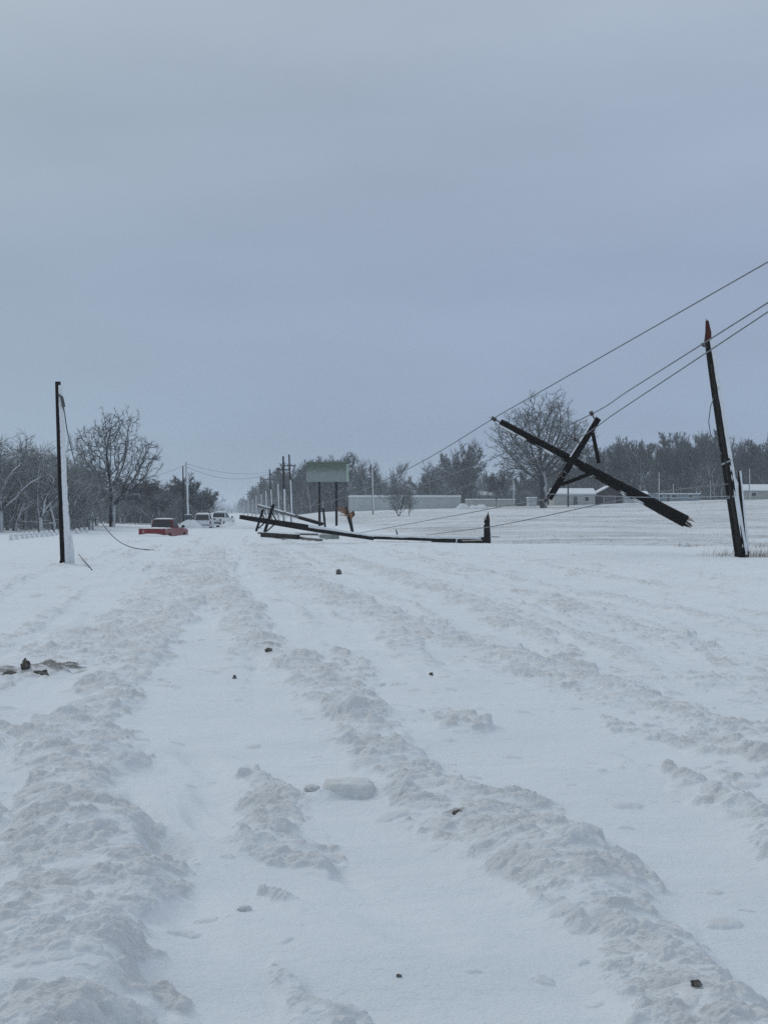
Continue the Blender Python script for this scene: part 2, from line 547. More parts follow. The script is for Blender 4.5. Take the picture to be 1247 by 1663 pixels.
def build_ground():
    rows = []
    for y in (-1200, -700, -300, -120, -60, -30, -15, -8, -4, -2, -.6, .4, 1.1, 1.7, 2.2, 2.6, 2.9): rows.append(y)
    py = 1830.0
    while py > 845:
        rows.append(CAMZ * F / (py - CY)); py -= .62 if py > 1000 else (.45 if py > 900 else .35)
    y = rows[-1]
    while y < 900:
        y *= 1.012; rows.append(y)
    while y < 2300:
        y *= 1.10; rows.append(y)
    Y = np.array(rows)
    N = 1080
    u = np.linspace(-1, 1, N)
    ext = .4 * 1.46 ** np.arange(0, 23)
    W = .345 * np.maximum(Y, 3.2) + .8
    core = u[None, :] * W[:, None]
    X = np.concatenate([-(W[:, None] + ext[::-1][None, :]), core, W[:, None] + ext[None, :]], axis=1)
    nr, nc = X.shape
    YY = np.repeat(Y[:, None], nc, 1)
    x = X.ravel(); yv = YY.ravel()
    z = terrain(x, yv)
    dirt = np.zeros(len(x), np.float32)
    stub = np.zeros(len(x), np.float32)
    soil = np.zeros(len(x), np.float32)
    d = x + .136 * yv
    # stubble field on the right
    far = (yv > 45) & (yv < 600)
    xf, yf = x[far], yv[far]
    df = d[far]
    edge = 61 - np.clip((xf - 6) * .95, 0, 14) + 2.0 * noise(xf * .3, yf * .05, 71)
    m = sst(0, 5, yf - edge) * sst(11, 15, df + 2 * noise(xf * .1, yf * .1, 72))
    st = .5 + .9 * fbm(xf * .10, yf * .30, 31, 4) 
    pp = 1 / np.maximum(yf, 1)
    band = np.clip(.62 + .55 * noise(xf * .01, pp * 900, 33), 0, 1)
    stub[far] = np.clip(m * (.35 + .8 * st) * band, 0, 1) * 1.0
    z[far] += m * (.05 * fbm(xf * .6, yf * .35, 35, 3) + .05 * noise(xf * .1, yf * .25, 37))
    # soft drifts everywhere near
    nb = (yv > -8) & (yv < 160)
    xn, yn = x[nb], yv[nb]
    wx = xn + .2 * noise(xn * .7, yn * .7, 3)
    diag = fbm(xn * .55 - yn * .28, yn * 1.5 + xn * .9, 12, 3)
    drift = .030 * diag * sst(14, 7, yn) + .050 * fbm(wx * .35, yn * .55, 5, 3) + .022 * noise(wx * 1.1 + yn * .2, yn * 2.2, 9) * sst(40, 12, yn) + .006 * fbm(wx * 2.2, yn * 5.5, 11, 2) * sst(16, 6, yn)
    for (px, py_, rx, ry, dp) in ((268, 1378, 48, .34, .13), (232, 1315, 32, .5, .07), (330, 1330, 30, .5, .05), (900, 1070, 60, .5, .05), (350, 1300, 40, .6, .04), (545, 1400, 30, .5, .03), (300, 1480, 60, .7, .03), (640, 1500, 90, .7, .03), (330, 1240, 40, .8, .04)):
        gx, gy = gpt(px, py_ - 6)
        q = np.hypot((xn - gx - .35 * (gy - yn)) / (rx / F * gy), (yn - gy) / ry)
        drift = drift - dp * (1 - sst(.2, 1.15, q + .12 * noise(xn * 5, yn * 3, 8)))
    # ridges
    lod = np.maximum(yn, 3)
    wrp = .12 + .005 * lod
    qx = xn + wrp * fbm(xn * 1.5, yn * 1.0, 21, 4, .6)
    qy = yn + wrp * 1.6 * fbm(xn * 1.1, yn * .7, 25, 3, .6)
    H = np.zeros(len(xn), np.float32); C = np.zeros(len(xn), np.float32)
    for line in RIDGES:
        P = []
        for (px, py_, hw, am, ch) in line:
            gx, gy = gpt(px, py_ + 14 if py_ > 1100 else py_ + 3)
            P.append((gx, gy, hw / F * gy, am, ch))
        for (ax, ay, aw, ah, ac), (bx, by, bw, bh, bc) in zip(P[:-1], P[1:]):
            lo, hi = min(ay, by) - 3, max(ay, by) + 3
            k = (yn > lo) & (yn < hi)
            if not k.any(): continue
            X0, Y0 = qx[k], qy[k]
            dx, dy = bx - ax, by - ay
            tt = np.clip(((X0 - ax) * dx + (Y0 - ay) * dy) / (dx * dx + dy * dy), 0, 1)
            dist = np.hypot(X0 - ax - tt * dx, Y0 - ay - tt * dy)
            q = dist / (aw + tt * (bw - aw))
            prof = 1 - sst(.1, 1.5, q)
            ms = 1 - sst(.35, 1.75, q)
            H[k] = np.maximum(H[k], prof * (ah + tt * (bh - ah)))
            C[k] = np.maximum(C[k], ms * (ac + tt * (bc - ac)))
    brk = fbm(xn * 2.1, yn * 1.1, 41, 5, .6)
    C = np.clip((C * 1.06 + .44 * brk - .25) * 1.8, 0, 1)
    dn_ = xn + .136 * yn
    scat = np.clip((fbm(xn * .9, yn * .38, 43, 4, .6) - .02) * 1.8, 0, 1) * .75 * sst(8, 13, yn) * sst(90, 50, yn) * sst(-7, -4, dn_ + .05 * yn) * sst(13, 9, dn_)
    C = np.maximum(C, scat)
    scr = np.clip((fbm(xn * 1.3 + 9, yn * .75, 47, 4, .6) + .10) * 1.8, 0, 1) * .75 * sst(6.2, 8, yn) * sst(22, 14, yn) * sst(.17, .24, xn / np.maximum(yn, 3) + .05 * noise(xn, yn * .5, 48))
    C = np.maximum(C, scr)
    H = np.maximum(H, scr * .07)
    dm = dn_ + .5 * noise(yn * .07, yn * 0 + 3.3, 44)
    par = fbm(dm * 1.15, yn * .05, 45, 3, .65) + .25 * fbm(xn * 1.5, yn * .5, 46, 3)
    lane = sst(9, 15, yn) * sst(110, 70, yn) * sst(-6.5, -4.5, dm) * sst(14, 10, dm)
    C = np.maximum(C, np.clip((par - .04) * 2.2, 0, 1) * .85 * lane)
    H = np.maximum(H, np.clip(par + .1, 0, .8) * .11 * lane)
    halo = np.clip(H * 9, 0, 1)
    cx_ = xn + .016 * fbm(xn * 18, yn * 18, 51, 2)
    cy_ = yn + .016 * fbm(xn * 18, yn * 18, 55, 2)
    dn = np.clip(C * 1.0 + .1 * halo, 0, 1)
    f7 = sst(20, 9, yn)
    fine = sst(30, 10, yn)
    l1 = lumps(cx_ * .72, cy_ * 1.1, .15, .30, 61, .50, dn)
    l2 = lumps(cx_ * .75, cy_ * 1.05, .075, .75, 67, .62, dn)
    l3 = lumps(cx_ * .75, cy_, .038, .85, 73, .70, dn) * f7
    clods_ = np.maximum(l1 * (1 + .5 * sst(12, 35, yn)), l2 * (1 + .6 * sst(8, 20, yn))) + .6 * l3
    bil = .050 * np.abs(noise(xn * 2.6, yn * 3.6, 81)) + .034 * np.abs(noise(cx_ * 6.0, cy_ * 9.0, 82)) + (.020 * np.abs(noise(cx_ * 13, cy_ * 19, 83)) + .010 * np.abs(noise(cx_ * 28, cy_ * 38, 84)) * f7) * fine
    bil = bil + .014 * fbm(xn * 1.6, yn * 2.2, 86, 2)
    big = .05 * fbm(xn * .8, yn * .5, 87, 3) * sst(14, 34, yn)
    lee = .035 * halo * fbm(xn * .8 + yn * .25, yn * 2.6 - xn * .9, 88, 3)
    base = drift + H * (.50 + .38 * noise(xn * 1.2, yn * .8, 89)) + lee
    churn = base - .030 - .055 * (1 - C) + clods_ * .72 + bil * (.5 + .5 * C) + big * C
    k_ = .012
    dif = churn - base
    zz = np.where(C > .01, base + .5 * (dif + np.sqrt(dif * dif + k_ * k_)), base)
    poke = sst(-.006, .016, dif) * (C > .01)
    near = np.clip(halo * .9 + .10, 0, 1)
    strays = np.maximum(lumps(cx_ * .65, cy_ * 1.2, .12, .13, 91, .38, near), lumps(cx_ * .65 + 5, cy_, .055, .26, 95, .55, near))
    zz = zz + strays * (1 - poke) * .75
    z[nb] += zz * sst(-8, -2, yn) * sst(160, 90, yn)
    sm = noise(xn * 2.2, yn * 2.2, 97)
    dirt[nb] = np.clip(poke * (.50 + .2 * sst(10, 30, yn) + .45 * np.clip(sm + .5, 0, 1)) + np.clip(strays * 24, 0, .75) * (1 - poke) + .12 * C, 0, 1) * sst(170, 70, yn)
    # dirty track further off
    # soil showing in a few scraped places
    for (px, py_, rx, ry, s_) in ((85, 1088, 60, .40, .8), (5, 1096, 40, .3, .7), (438, 1052, 20, .25, .4), (742, 1328, 22, .06, .55), (1060, 1040, 8, .1, 0), (560, 1060, 22, .3, .22)):
        gx, gy = gpt(px, py_)
        q = np.hypot((xn - gx) / (rx / F * gy), (yn - gy) / ry) + .8 * fbm(xn * 6, yn * 6, 99, 3)
        soil[nb] = np.maximum(soil[nb], (1 - sst(.2, 1.1, q)) * s_)
    me = bpy.data.meshes.new('snow_ground')
    co = np.empty((len(x), 3), np.float32)
    co[:, 0] = x; co[:, 1] = yv; co[:, 2] = z
    idx = np.arange(nr * nc).reshape(nr, nc)
    fq = np.stack([idx[:-1, :-1], idx[:-1, 1:], idx[1:, 1:], idx[1:, :-1]], axis=-1).reshape(-1, 4)
    me.vertices.add(len(co)); me.vertices.foreach_set('co', co.ravel())
    me.loops.add(fq.size); me.loops.foreach_set('vertex_index', fq.ravel().astype(np.int32))
    me.polygons.add(len(fq)); me.polygons.foreach_set('loop_start', (np.arange(len(fq)) * 4).astype(np.int32))
    me.polygons.foreach_set('use_smooth', np.ones(len(fq), bool))
    me.update(calc_edges=True)
    for nm, arr in (('dirt', dirt), ('stubble', stub), ('soil', soil)):
        at_ = me.attributes.new(nm, 'FLOAT', 'POINT')
        at_.data.foreach_set('value', arr.astype(np.float32))
    me.materials.append(M_ground)
    o = bpy.data.objects.new('snow_ground', me)
    COL.objects.link(o)
    tag(o, kind='structure')
    return o
ground = build_ground()

# ------------------------------------------------------------------ trees
def grow(seed, h, spread=.5, trunk_r=.3, fork=.3, up=.5, twigs=1.0, lean=0., nlimb=7, depth=4, base_clear=.25, twig_r=.016, curl=.25, low=False, splay=.4, radial=0., cz=.3):
    """bare tree: trunk + limbs in one mesh, branches and twigs in another"""
    rng = random.Random(seed)
    A, B = MB(), MB()
    def rv():
        return Vector((rng.gauss(0, 1), rng.gauss(0, 1), rng.gauss(0, 1))).normalized()
    def branch(p, d, ln, r, lev):
        n = 5 if lev == 0 else (5 if lev == 1 else (4 if lev == 2 else 3))
        pts = [p.copy()]; rad = [r]
        q = p.copy(); dd = d.copy()
        end = r * (.45 if lev < 2 else .35)
        for i in range(n):
            dd = (dd + rv() * curl * (.6 + .25 * lev) + Vector((0, 0, 1)) * up * (.16 if lev else .1)).normalized()
            if radial and lev:
                dd = (dd + (q - Vector((0, 0, h * cz))).normalized() * radial).normalized()
            q = q + dd * ln / n
            pts.append(q.copy()); rad.append(r + (end - r) * (i + 1) / n)
        mb = A if lev <= 1 else B
        mb.tube(pts, rad, 7 if lev == 0 else (5 if lev == 1 else (4 if lev == 2 else 3)), cap=(lev == 0), wob=.08 if lev < 2 else 0, rng=rng)
        if lev >= depth: return
        kids = {0: nlimb, 1: 7, 2: 6, 3: 6, 4: 4}[lev] * (twigs if lev >= 1 else 1)
        kids = int(kids + rng.random())
        for k in range(kids):
            t = base_clear + (1 - base_clear) * ((k + rng.random()) / kids) if lev == 0 else rng.uniform(.22, 1)
            i = min(int(t * n), n - 1); f = t * n - i
            o = pts[i].lerp(pts[i + 1], f)
            ax = (pts[i + 1] - pts[i]).normalized()
            side = rv(); side = (side - ax * side.dot(ax)).normalized()
            ang = R(rng.uniform(28, 62)) if lev else R(rng.uniform(25, 65) * (1.15 - .5 * t))
            nd_ = (ax * math.cos(ang) + side * math.sin(ang)).normalized()
            if nd_.z < -.15 and not low: nd_.z *= -.3
            l2 = ln * {0: spread * rng.uniform(.75, 1.15) * (1.15 - .45 * t), 1: rng.uniform(.35, .62), 2: rng.uniform(.35, .6), 3: rng.uniform(.4, .65), 4: .5}[lev]
            r0 = rad[i] * {0: rng.uniform(.42, .62), 1: rng.uniform(.38, .55), 2: .5, 3: .5, 4: .5}[lev]
            branch(o, nd_, l2, max(r0, twig_r if lev >= 2 else twig_r * 1.5), lev + 1)
        # the leader goes on as a finer branch
        if lev in (1, 2):
            branch(pts[-1], dd, ln * .5, max(end, twig_r), lev + 1)
    lv = Vector((lean, 0, 1)).normalized()
    if fork:
        fz = h * fork
        p0 = Vector((0, 0, -.4)); p1 = Vector((lean * fz, 0, fz))
        A.tube([p0, p0.lerp(p1, .12), p0.lerp(p1, .5), p1], [trunk_r * 1.35, trunk_r * 1.08, trunk_r, trunk_r * .92], 8, wob=.05, rng=rng)
        nf = rng.choice((3, 4))
        for k in range(nf):
            a = 6.28 * k / nf + rng.uniform(-.4, .4)
            s_ = splay * rng.uniform(.6, 1.4)
            d = Vector((math.cos(a) * s_, math.sin(a) * s_, 1)).normalized()
            branch(p1 - Vector((0, 0, .25)), d, (h - fz) * rng.uniform(.68, .85), trunk_r * rng.uniform(.55, .72), 0)
    else:
        branch(Vector((0, 0, -.4)), lv, h * .85, trunk_r, 0)
    return A, B

PROTO = {}
def colonise(key, mt, mc, seed, h, trunk_r, rx, cz, rz, nclu=60, per=34, step=.28, infl=3.2, kill=.5, twig_r=.02, base=.12, sig=.075, lean=0.):
    """tree grown towards scattered crown points, so limbs fan out and fill a rounded crown"""
    rs = np.random.RandomState(seed)
    cl = []
    while len(cl) < nclu:
        p = rs.uniform(-1, 1, 3)
        r = np.linalg.norm(p)
        if r > 1 or r < .35: continue
        if p[2] < -.75 and abs(p[0]) + abs(p[1]) < .5: continue
        cl.append([p[0] * rx * h, p[1] * rx * h, (cz + p[2] * rz) * h])
    cl = np.array(cl)
    att = (cl[:, None, :] + rs.normal(0, sig * h, (nclu, per, 3))).reshape(-1, 3)
    att = att[att[:, 2] > base * h * 1.2]
    nodes = [np.array([lean * z, 0, z]) for z in np.arange(-.4, base * h, step)]
    par = [-1] + list(range(len(nodes) - 1))
    N = np.array(nodes)
    d = np.linalg.norm(att[:, None] - N[None], axis=2)
    near = d.argmin(1); nd2 = d.min(1)
    alive = np.ones(len(att), bool)
    for it in range(220):
        use = alive & (nd2 < (infl if it > 40 else 99))
        if not use.any(): break
        idx = np.unique(near[use])
        new = []; np_ = []
        for i in idx:
            m_ = use & (near == i)
            v = att[m_] - N[i]
            v = v / (np.linalg.norm(v, axis=1)[:, None] + 1e-9)
            g = v.mean(0) + rs.normal(0, .09, 3) + np.array([0, 0, .05])
            if par[i] >= 0:
                g = g / (np.linalg.norm(g) + 1e-9) + .9 * (N[i] - N[par[i]]) / step
            g = g / (np.linalg.norm(g) + 1e-9)
            q = N[i] + g * step
            new.append(q); np_.append(i)
        new = np.array(new)
        dd = np.linalg.norm(att[:, None] - new[None], axis=2)
        j = dd.argmin(1); dm = dd.min(1)
        b_ = dm < nd2 - 1e-6
        near[b_] = j[b_] + len(N); nd2[b_] = dm[b_]
        stuck = ~b_ & use & (nd2 < infl)
        N = np.vstack([N, new]); par += np_
        alive &= nd2 > kill
        if it > 60 and not b_.any(): break
    n = len(N)
    leaf = np.ones(n, bool)
    for i in range(1, n): leaf[par[i]] = False
    area = np.where(leaf, (twig_r * 1.1) ** 2.3, 0.)
    for i in range(n - 1, 0, -1): area[par[i]] += area[i]
    rad = area ** (1 / 2.3)
    rad *= np.minimum(1, 1) ; rad = twig_r * 1.1 + (rad - rad.min()) * (trunk_r - twig_r) / (rad.max() - rad.min())
    A, B = MB(), MB()
    kids = [[] for _ in range(n)]
    for i in range(1, n): kids[par[i]].append(i)
    # chains
    st = [(0, None)]
    rg_ = random.Random(seed)
    while st:
        i, pr = st.pop()
        ch = [pr] if pr is not None else []
        ch.append(i)
        while kids[i]:
            ks = sorted(kids[i], key=lambda q: -rad[q])
            for q in ks[1:]: st.append((q, i))
            i = ks[0]; ch.append(i)
        r_ = [rad[q] for q in ch]
        if pr is not None: r_[0] = min(r_[0], r_[1] * 1.15)
        # split chain into limb part and fine part
        cut = next((k for k, q in enumerate(r_) if q < trunk_r * .13), len(ch) - 1)
        pts = [Vector(N[q]) for q in ch]
        if cut > 0: A.tube(pts[:cut + 1], r_[:cut + 1], 7, cap=False, wob=.06, rng=rg_)
        if cut < len(ch) - 1: B.tube(pts[cut:], r_[cut:], 4, cap=False)
    for i in range(n):
        if rad[i] < twig_r * 3.5 and par[i] >= 0:
            dr = Vector(N[i] - N[par[i]]).normalized()
            for k in range(3 if leaf[i] else (1 if rg_.random() < .8 else 0)):
                p = Vector(N[i]); v = (dr + Vector((rg_.gauss(0, .55), rg_.gauss(0, .55), rg_.gauss(.12, .45)))).normalized()
                l = h * rg_.uniform(.025, .06)
                m1 = p + v * l * .5; m2 = m1 + (v + Vector((rg_.gauss(0, .3), rg_.gauss(0, .3), rg_.gauss(.1, .3)))).normalized() * l * .5
                B.tube([p, m1, m2], [twig_r, twig_r * .75, twig_r * .35], 3, cap=False)
                if rg_.random() < .6:
                    B.tube([m1, m1 + Vector((rg_.gauss(0, 1), rg_.gauss(0, 1), rg_.gauss(.4, 1))).normalized() * l * .5], [twig_r * .7, twig_r * .35], 3, cap=False)
    ms = []
    for nm, mb, m in (('trunk', A, mt), ('crown', B, mc)):
        me = bpy.data.meshes.new(nm)
        me.from_pydata(mb.v, [], mb.f); me.materials.append(m)
        for p in me.polygons: p.use_smooth = True
        me.update(); ms.append(me)
    PROTO[key] = (ms, max(v[2] for v in B.v))
def proto(key, mt, mc, **kw):
    A, B = grow(**kw)
    ms = []
    for nm, mb, m in (('trunk', A, mt), ('crown', B, mc)):
        me = bpy.data.meshes.new(nm)
        me.from_pydata(mb.v, [], mb.f); me.materials.append(m)
        for p in me.polygons: p.use_smooth = True
        me.update(); ms.append(me)
    zt = max(v[2] for v in B.v) if B.v else 1
    PROTO[key] = (ms, zt)

def tree(key, p, h, label, group=None, rz=None, name='bare_tree', sxy=1.0, cat='tree', tilt=0.):
    ms, zt = PROTO[key]
    e = thing(name, p, label, cat, group)
    s = h / zt
    e.scale = (s * sxy, s * sxy, s)
    e.rotation_euler = (0, tilt, random.uniform(0, 6.28) if rz is None else rz)
    for nm, me in zip(('trunk', 'crown'), ms):
        o = bpy.data.objects.new(nm, me); COL.objects.link(o); o.parent = e
    return e

random.seed(11)
M_barkdark = bark('dark_cottonwood_bark', (.022, .020, .020), (.50, .53, .56), lo=.45, hi=.95)
M_twigdark = bark('dark_cottonwood_twigs', (.028, .026, .027), (.28, .30, .32), lo=.3, hi=1.1, twig=.03)
colonise('cotton', M_barkdark, M_twigdark, seed=5, h=21, trunk_r=.66, rx=.41, cz=.60, rz=.37, nclu=120, per=30, step=.32, infl=3.6, kill=.52, twig_r=.025, base=.06, sig=.05)
colonise('lefttree', M_barkdark, M_twigdark, seed=12, h=13.5, trunk_r=.38, rx=.36, cz=.60, rz=.36, nclu=75, per=28, step=.22, infl=2.5, kill=.38, twig_r=.019, base=.12, sig=.05)
for i, sd in enumerate((31, 32, 33, 34)):
    proto('wood%d' % i, M_bark, M_twig, seed=sd, h=13, spread=.42, trunk_r=.2, fork=(0, .3, 0, .22)[i], up=.45, twigs=.95, nlimb=(13, 6, 15, 6)[i], depth=3 if i % 2 == 0 else 4, twig_r=.034, base_clear=.15, curl=.22, radial=(.0, .2, .08, .15)[i])
for i, sd in enumerate((41, 42, 43)):
    proto('frost%d' % i, M_barkfrost, M_twigfrost, seed=sd, h=8, spread=.5, trunk_r=.17, fork=(0.25, .18, 0)[i], up=.25, twigs=1.0, nlimb=(6, 6, 13)[i], depth=3, twig_r=.016, base_clear=.12, curl=.42, low=True)
for i, sd in enumerate((51, 52)):
    proto('shrub%d' % i, M_bark, M_twigfrost, seed=sd, h=3.2, spread=.6, trunk_r=.06, fork=.03, up=.3, twigs=.9, nlimb=8, depth=3, twig_r=.010, base_clear=.1, curl=.4)

# big single trees
p = ghit(882, 827); p = Vector(((882 - CX) / F * 205, 205, 0)); p.z = tz(p.x, p.y)
tree('cotton', p, (828 - 630) / F * 205, 'tall spreading bare cottonwood behind the hanging pole and crossarm', rz=3.7, name='cottonwood_tree', sxy=1.1)
p = Vector(((183 - CX) / F * 128, 128, 0)); p.z = tz(p.x, p.y)
tree('lefttree', p, (854 - 655) / F * 128, 'tall open bare tree leaning branches left, standing right of the upright roadside pole', rz=5.4, sxy=1.0)
p = Vector(((742 - CX) / F * 235, 235, 0)); p.z = tz(p.x, p.y)
tree('wood2', p, (829 - 716) / F * 235, 'dark pointed tree rising above the wood behind the end of the long white trailer', rz=1, sxy=1.25)
p = Vector(((304 - CX) / F * 185, 185, 0)); p.z = tz(p.x, p.y)
tree('wood1', p, (850 - 766) / F * 185, 'rounded bare tree directly behind the snow plastered distant pole on the left', rz=3, sxy=1.3)
p = ghit(648, 838, 190)
tree('shrub0', p, (838 - 766) / F * p.y, 'slender V-shaped bare tree in front of the long white trailer', rz=.5, sxy=.8)
p = ghit(664, 838, 190)
tree('shrub1', p, (838 - 790) / F * p.y, 'smaller bare sapling just right of the V-shaped tree by the long white trailer', rz=2.5, sxy=.6)
p = Vector(((806 - CX) / F * 215, 215, 0)); p.z = tz(p.x, p.y)
tree('wood3', p, (826 - 762) / F * 215, 'thin pale-trunked tree under the left limbs of the tall cottonwood', rz=2.5, sxy=.8)
p = Vector(((1152 - CX) / F * 262, 262, 0)); p.z = tz(p.x, p.y)
tree('wood1', p, (812 - 686) / F * 262, 'tallest ragged bare tree in the wood behind the leaning right pole', rz=.3, sxy=1.0)
p = Vector(((1040 - CX) / F * 250, 250, 0)); p.z = tz(p.x, p.y)

rng = random.Random(77)
def top_profile(px):
    pts = [(430, 800), (470, 768), (500, 758), (540, 742), (580, 732), (620, 745), (645, 762), (668, 768), (690, 760), (715, 735), (742, 726), (770, 742), (800, 755), (850, 760), (900, 745), (950, 722), (985, 708), (1030, 714), (1080, 712), (1110, 703), (1150, 698), (1190, 712), (1247, 700), (1400, 705)]
    for (a, b_), (c_, d_) in zip(pts[:-1], pts[1:]):
        if a <= px <= c_:
            return b_ + (d_ - b_) * (px - a) / (c_ - a)
    return 705
# the wood behind the field, three ranks deep
for rank, (Y0, n) in enumerate(((275, 30), (290, 32), (308, 30))):
    for i in range(n):
        px = 482 + (1400 - 482) * (i + rng.uniform(.1, .9)) / n
        Y = Y0 + rng.uniform(-6, 6)
        x = (px - CX) / F * Y
        zg = tz(x, Y)
        ty = top_profile(px) + rng.uniform(-10, 30) * (1 if rank else .8)
        h = (CY - ty) / F * Y + CAMZ - zg
        tree('wood%d' % rng.randrange(4), (x, Y, zg), max(5, h), 'bare grey tree in the wood behind the trailers and houses', 'bare trees of the wood beyond the field', sxy=rng.uniform(.85, 1.2))
# trees running away along the right side of the road
Y = 285.0
while Y < 1500:
    for k in range(2):
        X0 = 17.5 + rng.uniform(-1.5, 1.5) + k * 7
        x = X0 - .136 * Y
        yy = Y + rng.uniform(-4, 4)
        zg = tz(x, yy)
        tree('wood%d' % rng.randrange(4), (x, yy, zg), rng.uniform(10.5, 14.5), 'bare tree in the row fading away along the right of the road', 'roadside trees receding on the right', sxy=rng.uniform(.9, 1.3))
    Y *= 1.052
# left of the road: the near frosted thicket
fx = [(-95, 88, 178), (-60, 92, 180), (-30, 86, 170), (2, 90, 168), (-5, 100, 184), (22, 97, 160), (42, 104, 158), (66, 92, 150), (88, 95, 146), (60, 112, 152), (112, 104, 140), (126, 118, 128), (98, 120, 144), (30, 115, 165), (146, 125, 100), (-120, 100, 190)]
for i, (px, Yd, hp) in enumerate(fx):
    x = (px - CX) / F * Yd; zg = tz(x, Yd)
    tree('frost%d' % (i % 3), (x, Yd, zg), hp / F * Yd, 'snow plastered bare tree in the thicket behind the upright left pole', 'frosted trees of the left thicket', sxy=rng.uniform(1.0, 1.35), name='frosted_tree')
for i in range(34):
    px = rng.uniform(-110, 160); Yd = rng.uniform(98, 135)
    x = (px - CX) / F * Yd; zg = tz(x, Yd)
    tree('frost%d' % rng.randrange(3), (x, Yd, zg), (rng.uniform(90, 140) - .12 * max(px, 0)) / F * Yd, 'snow plastered bare tree in the thicket behind the upright left pole', 'frosted trees of the left thicket', sxy=rng.uniform(1.1, 1.5), name='frosted_tree')
# lower brush and trees between the big left tree and the road
for i in range(34):
    px = rng.uniform(165, 335); Yd = rng.uniform(150, 215)
    x = (px - CX) / F * Yd; zg = tz(x, Yd)
    tree(rng.choice(('wood1', 'wood3', 'frost1', 'frost0')), (x, Yd, zg), rng.uniform(48, 76) / F * Yd, 'low scrubby tree in the brush behind the red pickup', 'scrubby trees left of the road', sxy=rng.uniform(1.2, 1.8), name='scrub_tree')
Y = 230.0
while Y < 1500:
    x = -13 - .136 * Y + rng.uniform(-2, 2) - (4 if rng.random() < .4 else 0)
    zg = tz(x, Y)
    tree('wood%d' % rng.choice((1, 3)), (x, Y, zg), rng.uniform(5, 8.5), 'small bare tree in the row receding along the left of the road', 'roadside trees receding on the left', sxy=1.4)
    Y *= 1.075

# dense undergrowth and twig mass inside the woods: nobody could count it
def thicket(name, n, spots, hfun, m, seed, label_kind):
    rg = random.Random(seed)
    mb = MB()
    for i in range(n):
        x, y, h = spots(rg)
        z = tz(x, y) - .1
        hh = h * rg.uniform(.35, 1.0)
        p = Vector((x, y, z))
        d = Vector((rg.gauss(0, .22), rg.gauss(0, .22), 1)).normalized()
        r = rg.uniform(.03, .07) * y / 280
        mid = p + d * hh * .5
        top = mid + (d + Vector((rg.gauss(0, .3), rg.gauss(0, .3), 0))).normalized() * hh * .5
        mb.tube([p, mid, top], [r, r * .7, r * .25], 3, cap=False)
        for k in range(7):
            f = rg.uniform(.15, 1)
            o = p.lerp(mid, f * 2) if f < .5 else mid.lerp(top, f * 2 - 1)
            e = o + Vector((rg.gauss(0, 1), rg.gauss(0, 1), rg.uniform(.1, 1.3))).normalized() * hh * rg.uniform(.08, .26)
            mb.tube([o, e], [r * .5, r * .2], 3, cap=False)
    o = mb.build(name, m)
    tag(o, label_kind[0], label_kind[1], kind='stuff')
def spots_a(rg):
    px = rg.uniform(478, 1420); y = rg.uniform(278, 318)
    return (px - CX) / F * y, y, (CY - top_profile(px)) / F * y * .70
thicket('far_undergrowth', 5200, spots_a, None, M_twig, 5, ('dense grey twiggy undergrowth filling the wood behind the field', 'undergrowth'))
def spots_b(rg):
    px = rg.uniform(-130, 150); y = rg.uniform(100, 140)
    return (px - CX) / F * y, y, 7.0
thicket('left_undergrowth', 1500, spots_b, None, M_twigfrost, 6, ('dense frosted brush between the trees of the left thicket', 'undergrowth'))
def spots_c(rg):
    px = rg.uniform(150, 338); y = rg.uniform(150, 230)
    return (px - CX) / F * y, y, 4.6
thicket('roadside_brush', 1300, spots_c, None, M_twig, 7, ('grey low brush behind the red pickup and big left tree', 'undergrowth'))
def spots_d(rg):
    y = 285 * math.exp(rg.uniform(0, 1.7))
    return 17 + rg.uniform(0, 12) - .136 * y, y, 9
thicket('treerow_undergrowth', 1500, spots_d, None, M_twig, 8, ('grey brush filling the receding tree row right of the road', 'undergrowth'))
def spots_e(rg):
    y = rg.uniform(1500, 1640)
    return rg.uniform(-420, 200), y, 16
thicket('distant_wood', 1800, spots_e, None, M_twig, 9, ('hazy line of distant woods closing the end of the road', 'woods'))

# ------------------------------------------------------------------ weeds
def weeds():
    rg = random.Random(3)
    mb = MB()
    def blade(x, y, h, wd):
        z = tz(x, y) - .02
        l = rg.gauss(.25, .25)
        a = rg.uniform(0, 3.14)
        dx, dy = math.cos(a) * wd, math.sin(a) * wd
        tx = x + l * h + rg.gauss(0, .05) * h; ty = y + rg.gauss(0, .2) * h
        mb.add([(x - dx, y - dy, z), (x + dx, y + dy, z), (tx, ty, z + h)], [(0, 1, 2)])
    for i in range(9000):
        px = rg.uniform(560, 1330); y = 52 + 150 * rg.random() ** 1.8
        x = (px - CX) / F * y
        if x + .136 * y < 12.5: continue
        e = 61 - min(max((x - 6) * .95, 0), 14)
        if y < e + rg.uniform(-2, 6): continue
        n = float(noise(np.array([x * .25]), np.array([y * .5]), 31)[0])
        if n < rg.uniform(-.5, .3): continue
        blade(x, y, rg.uniform(.05, .17), .008 * y / 60)
    # tufts
    for (px, py_, n, sp, h) in ((1216, 903, 260, 1.0, .28), (1165, 905, 70, .5, .2), (1125, 890, 60, .6, .26), (1105, 888, 30, .25, .3), (1060, 885, 30, .3, .22), (985, 880, 40, .8, .22), (840, 883, 30, .8, .2), (900, 883, 40, 1.2, .18), (1230, 890, 70, .6, .25), (1245, 905, 160, .7, .28), (1170, 880, 40, 1.2, .3)):
        g = ghit(px, py_)
        for i in range(n):
            blade(g.x + rg.gauss(0, sp * .6), g.y + rg.gauss(0, sp * .5), h * rg.uniform(.4, 1.3), .005)
    o = mb.build('weeds', M_weed)
    tag(o, 'dead tan weeds and stubble poking through the field snow', 'weeds', kind='stuff')
weeds()

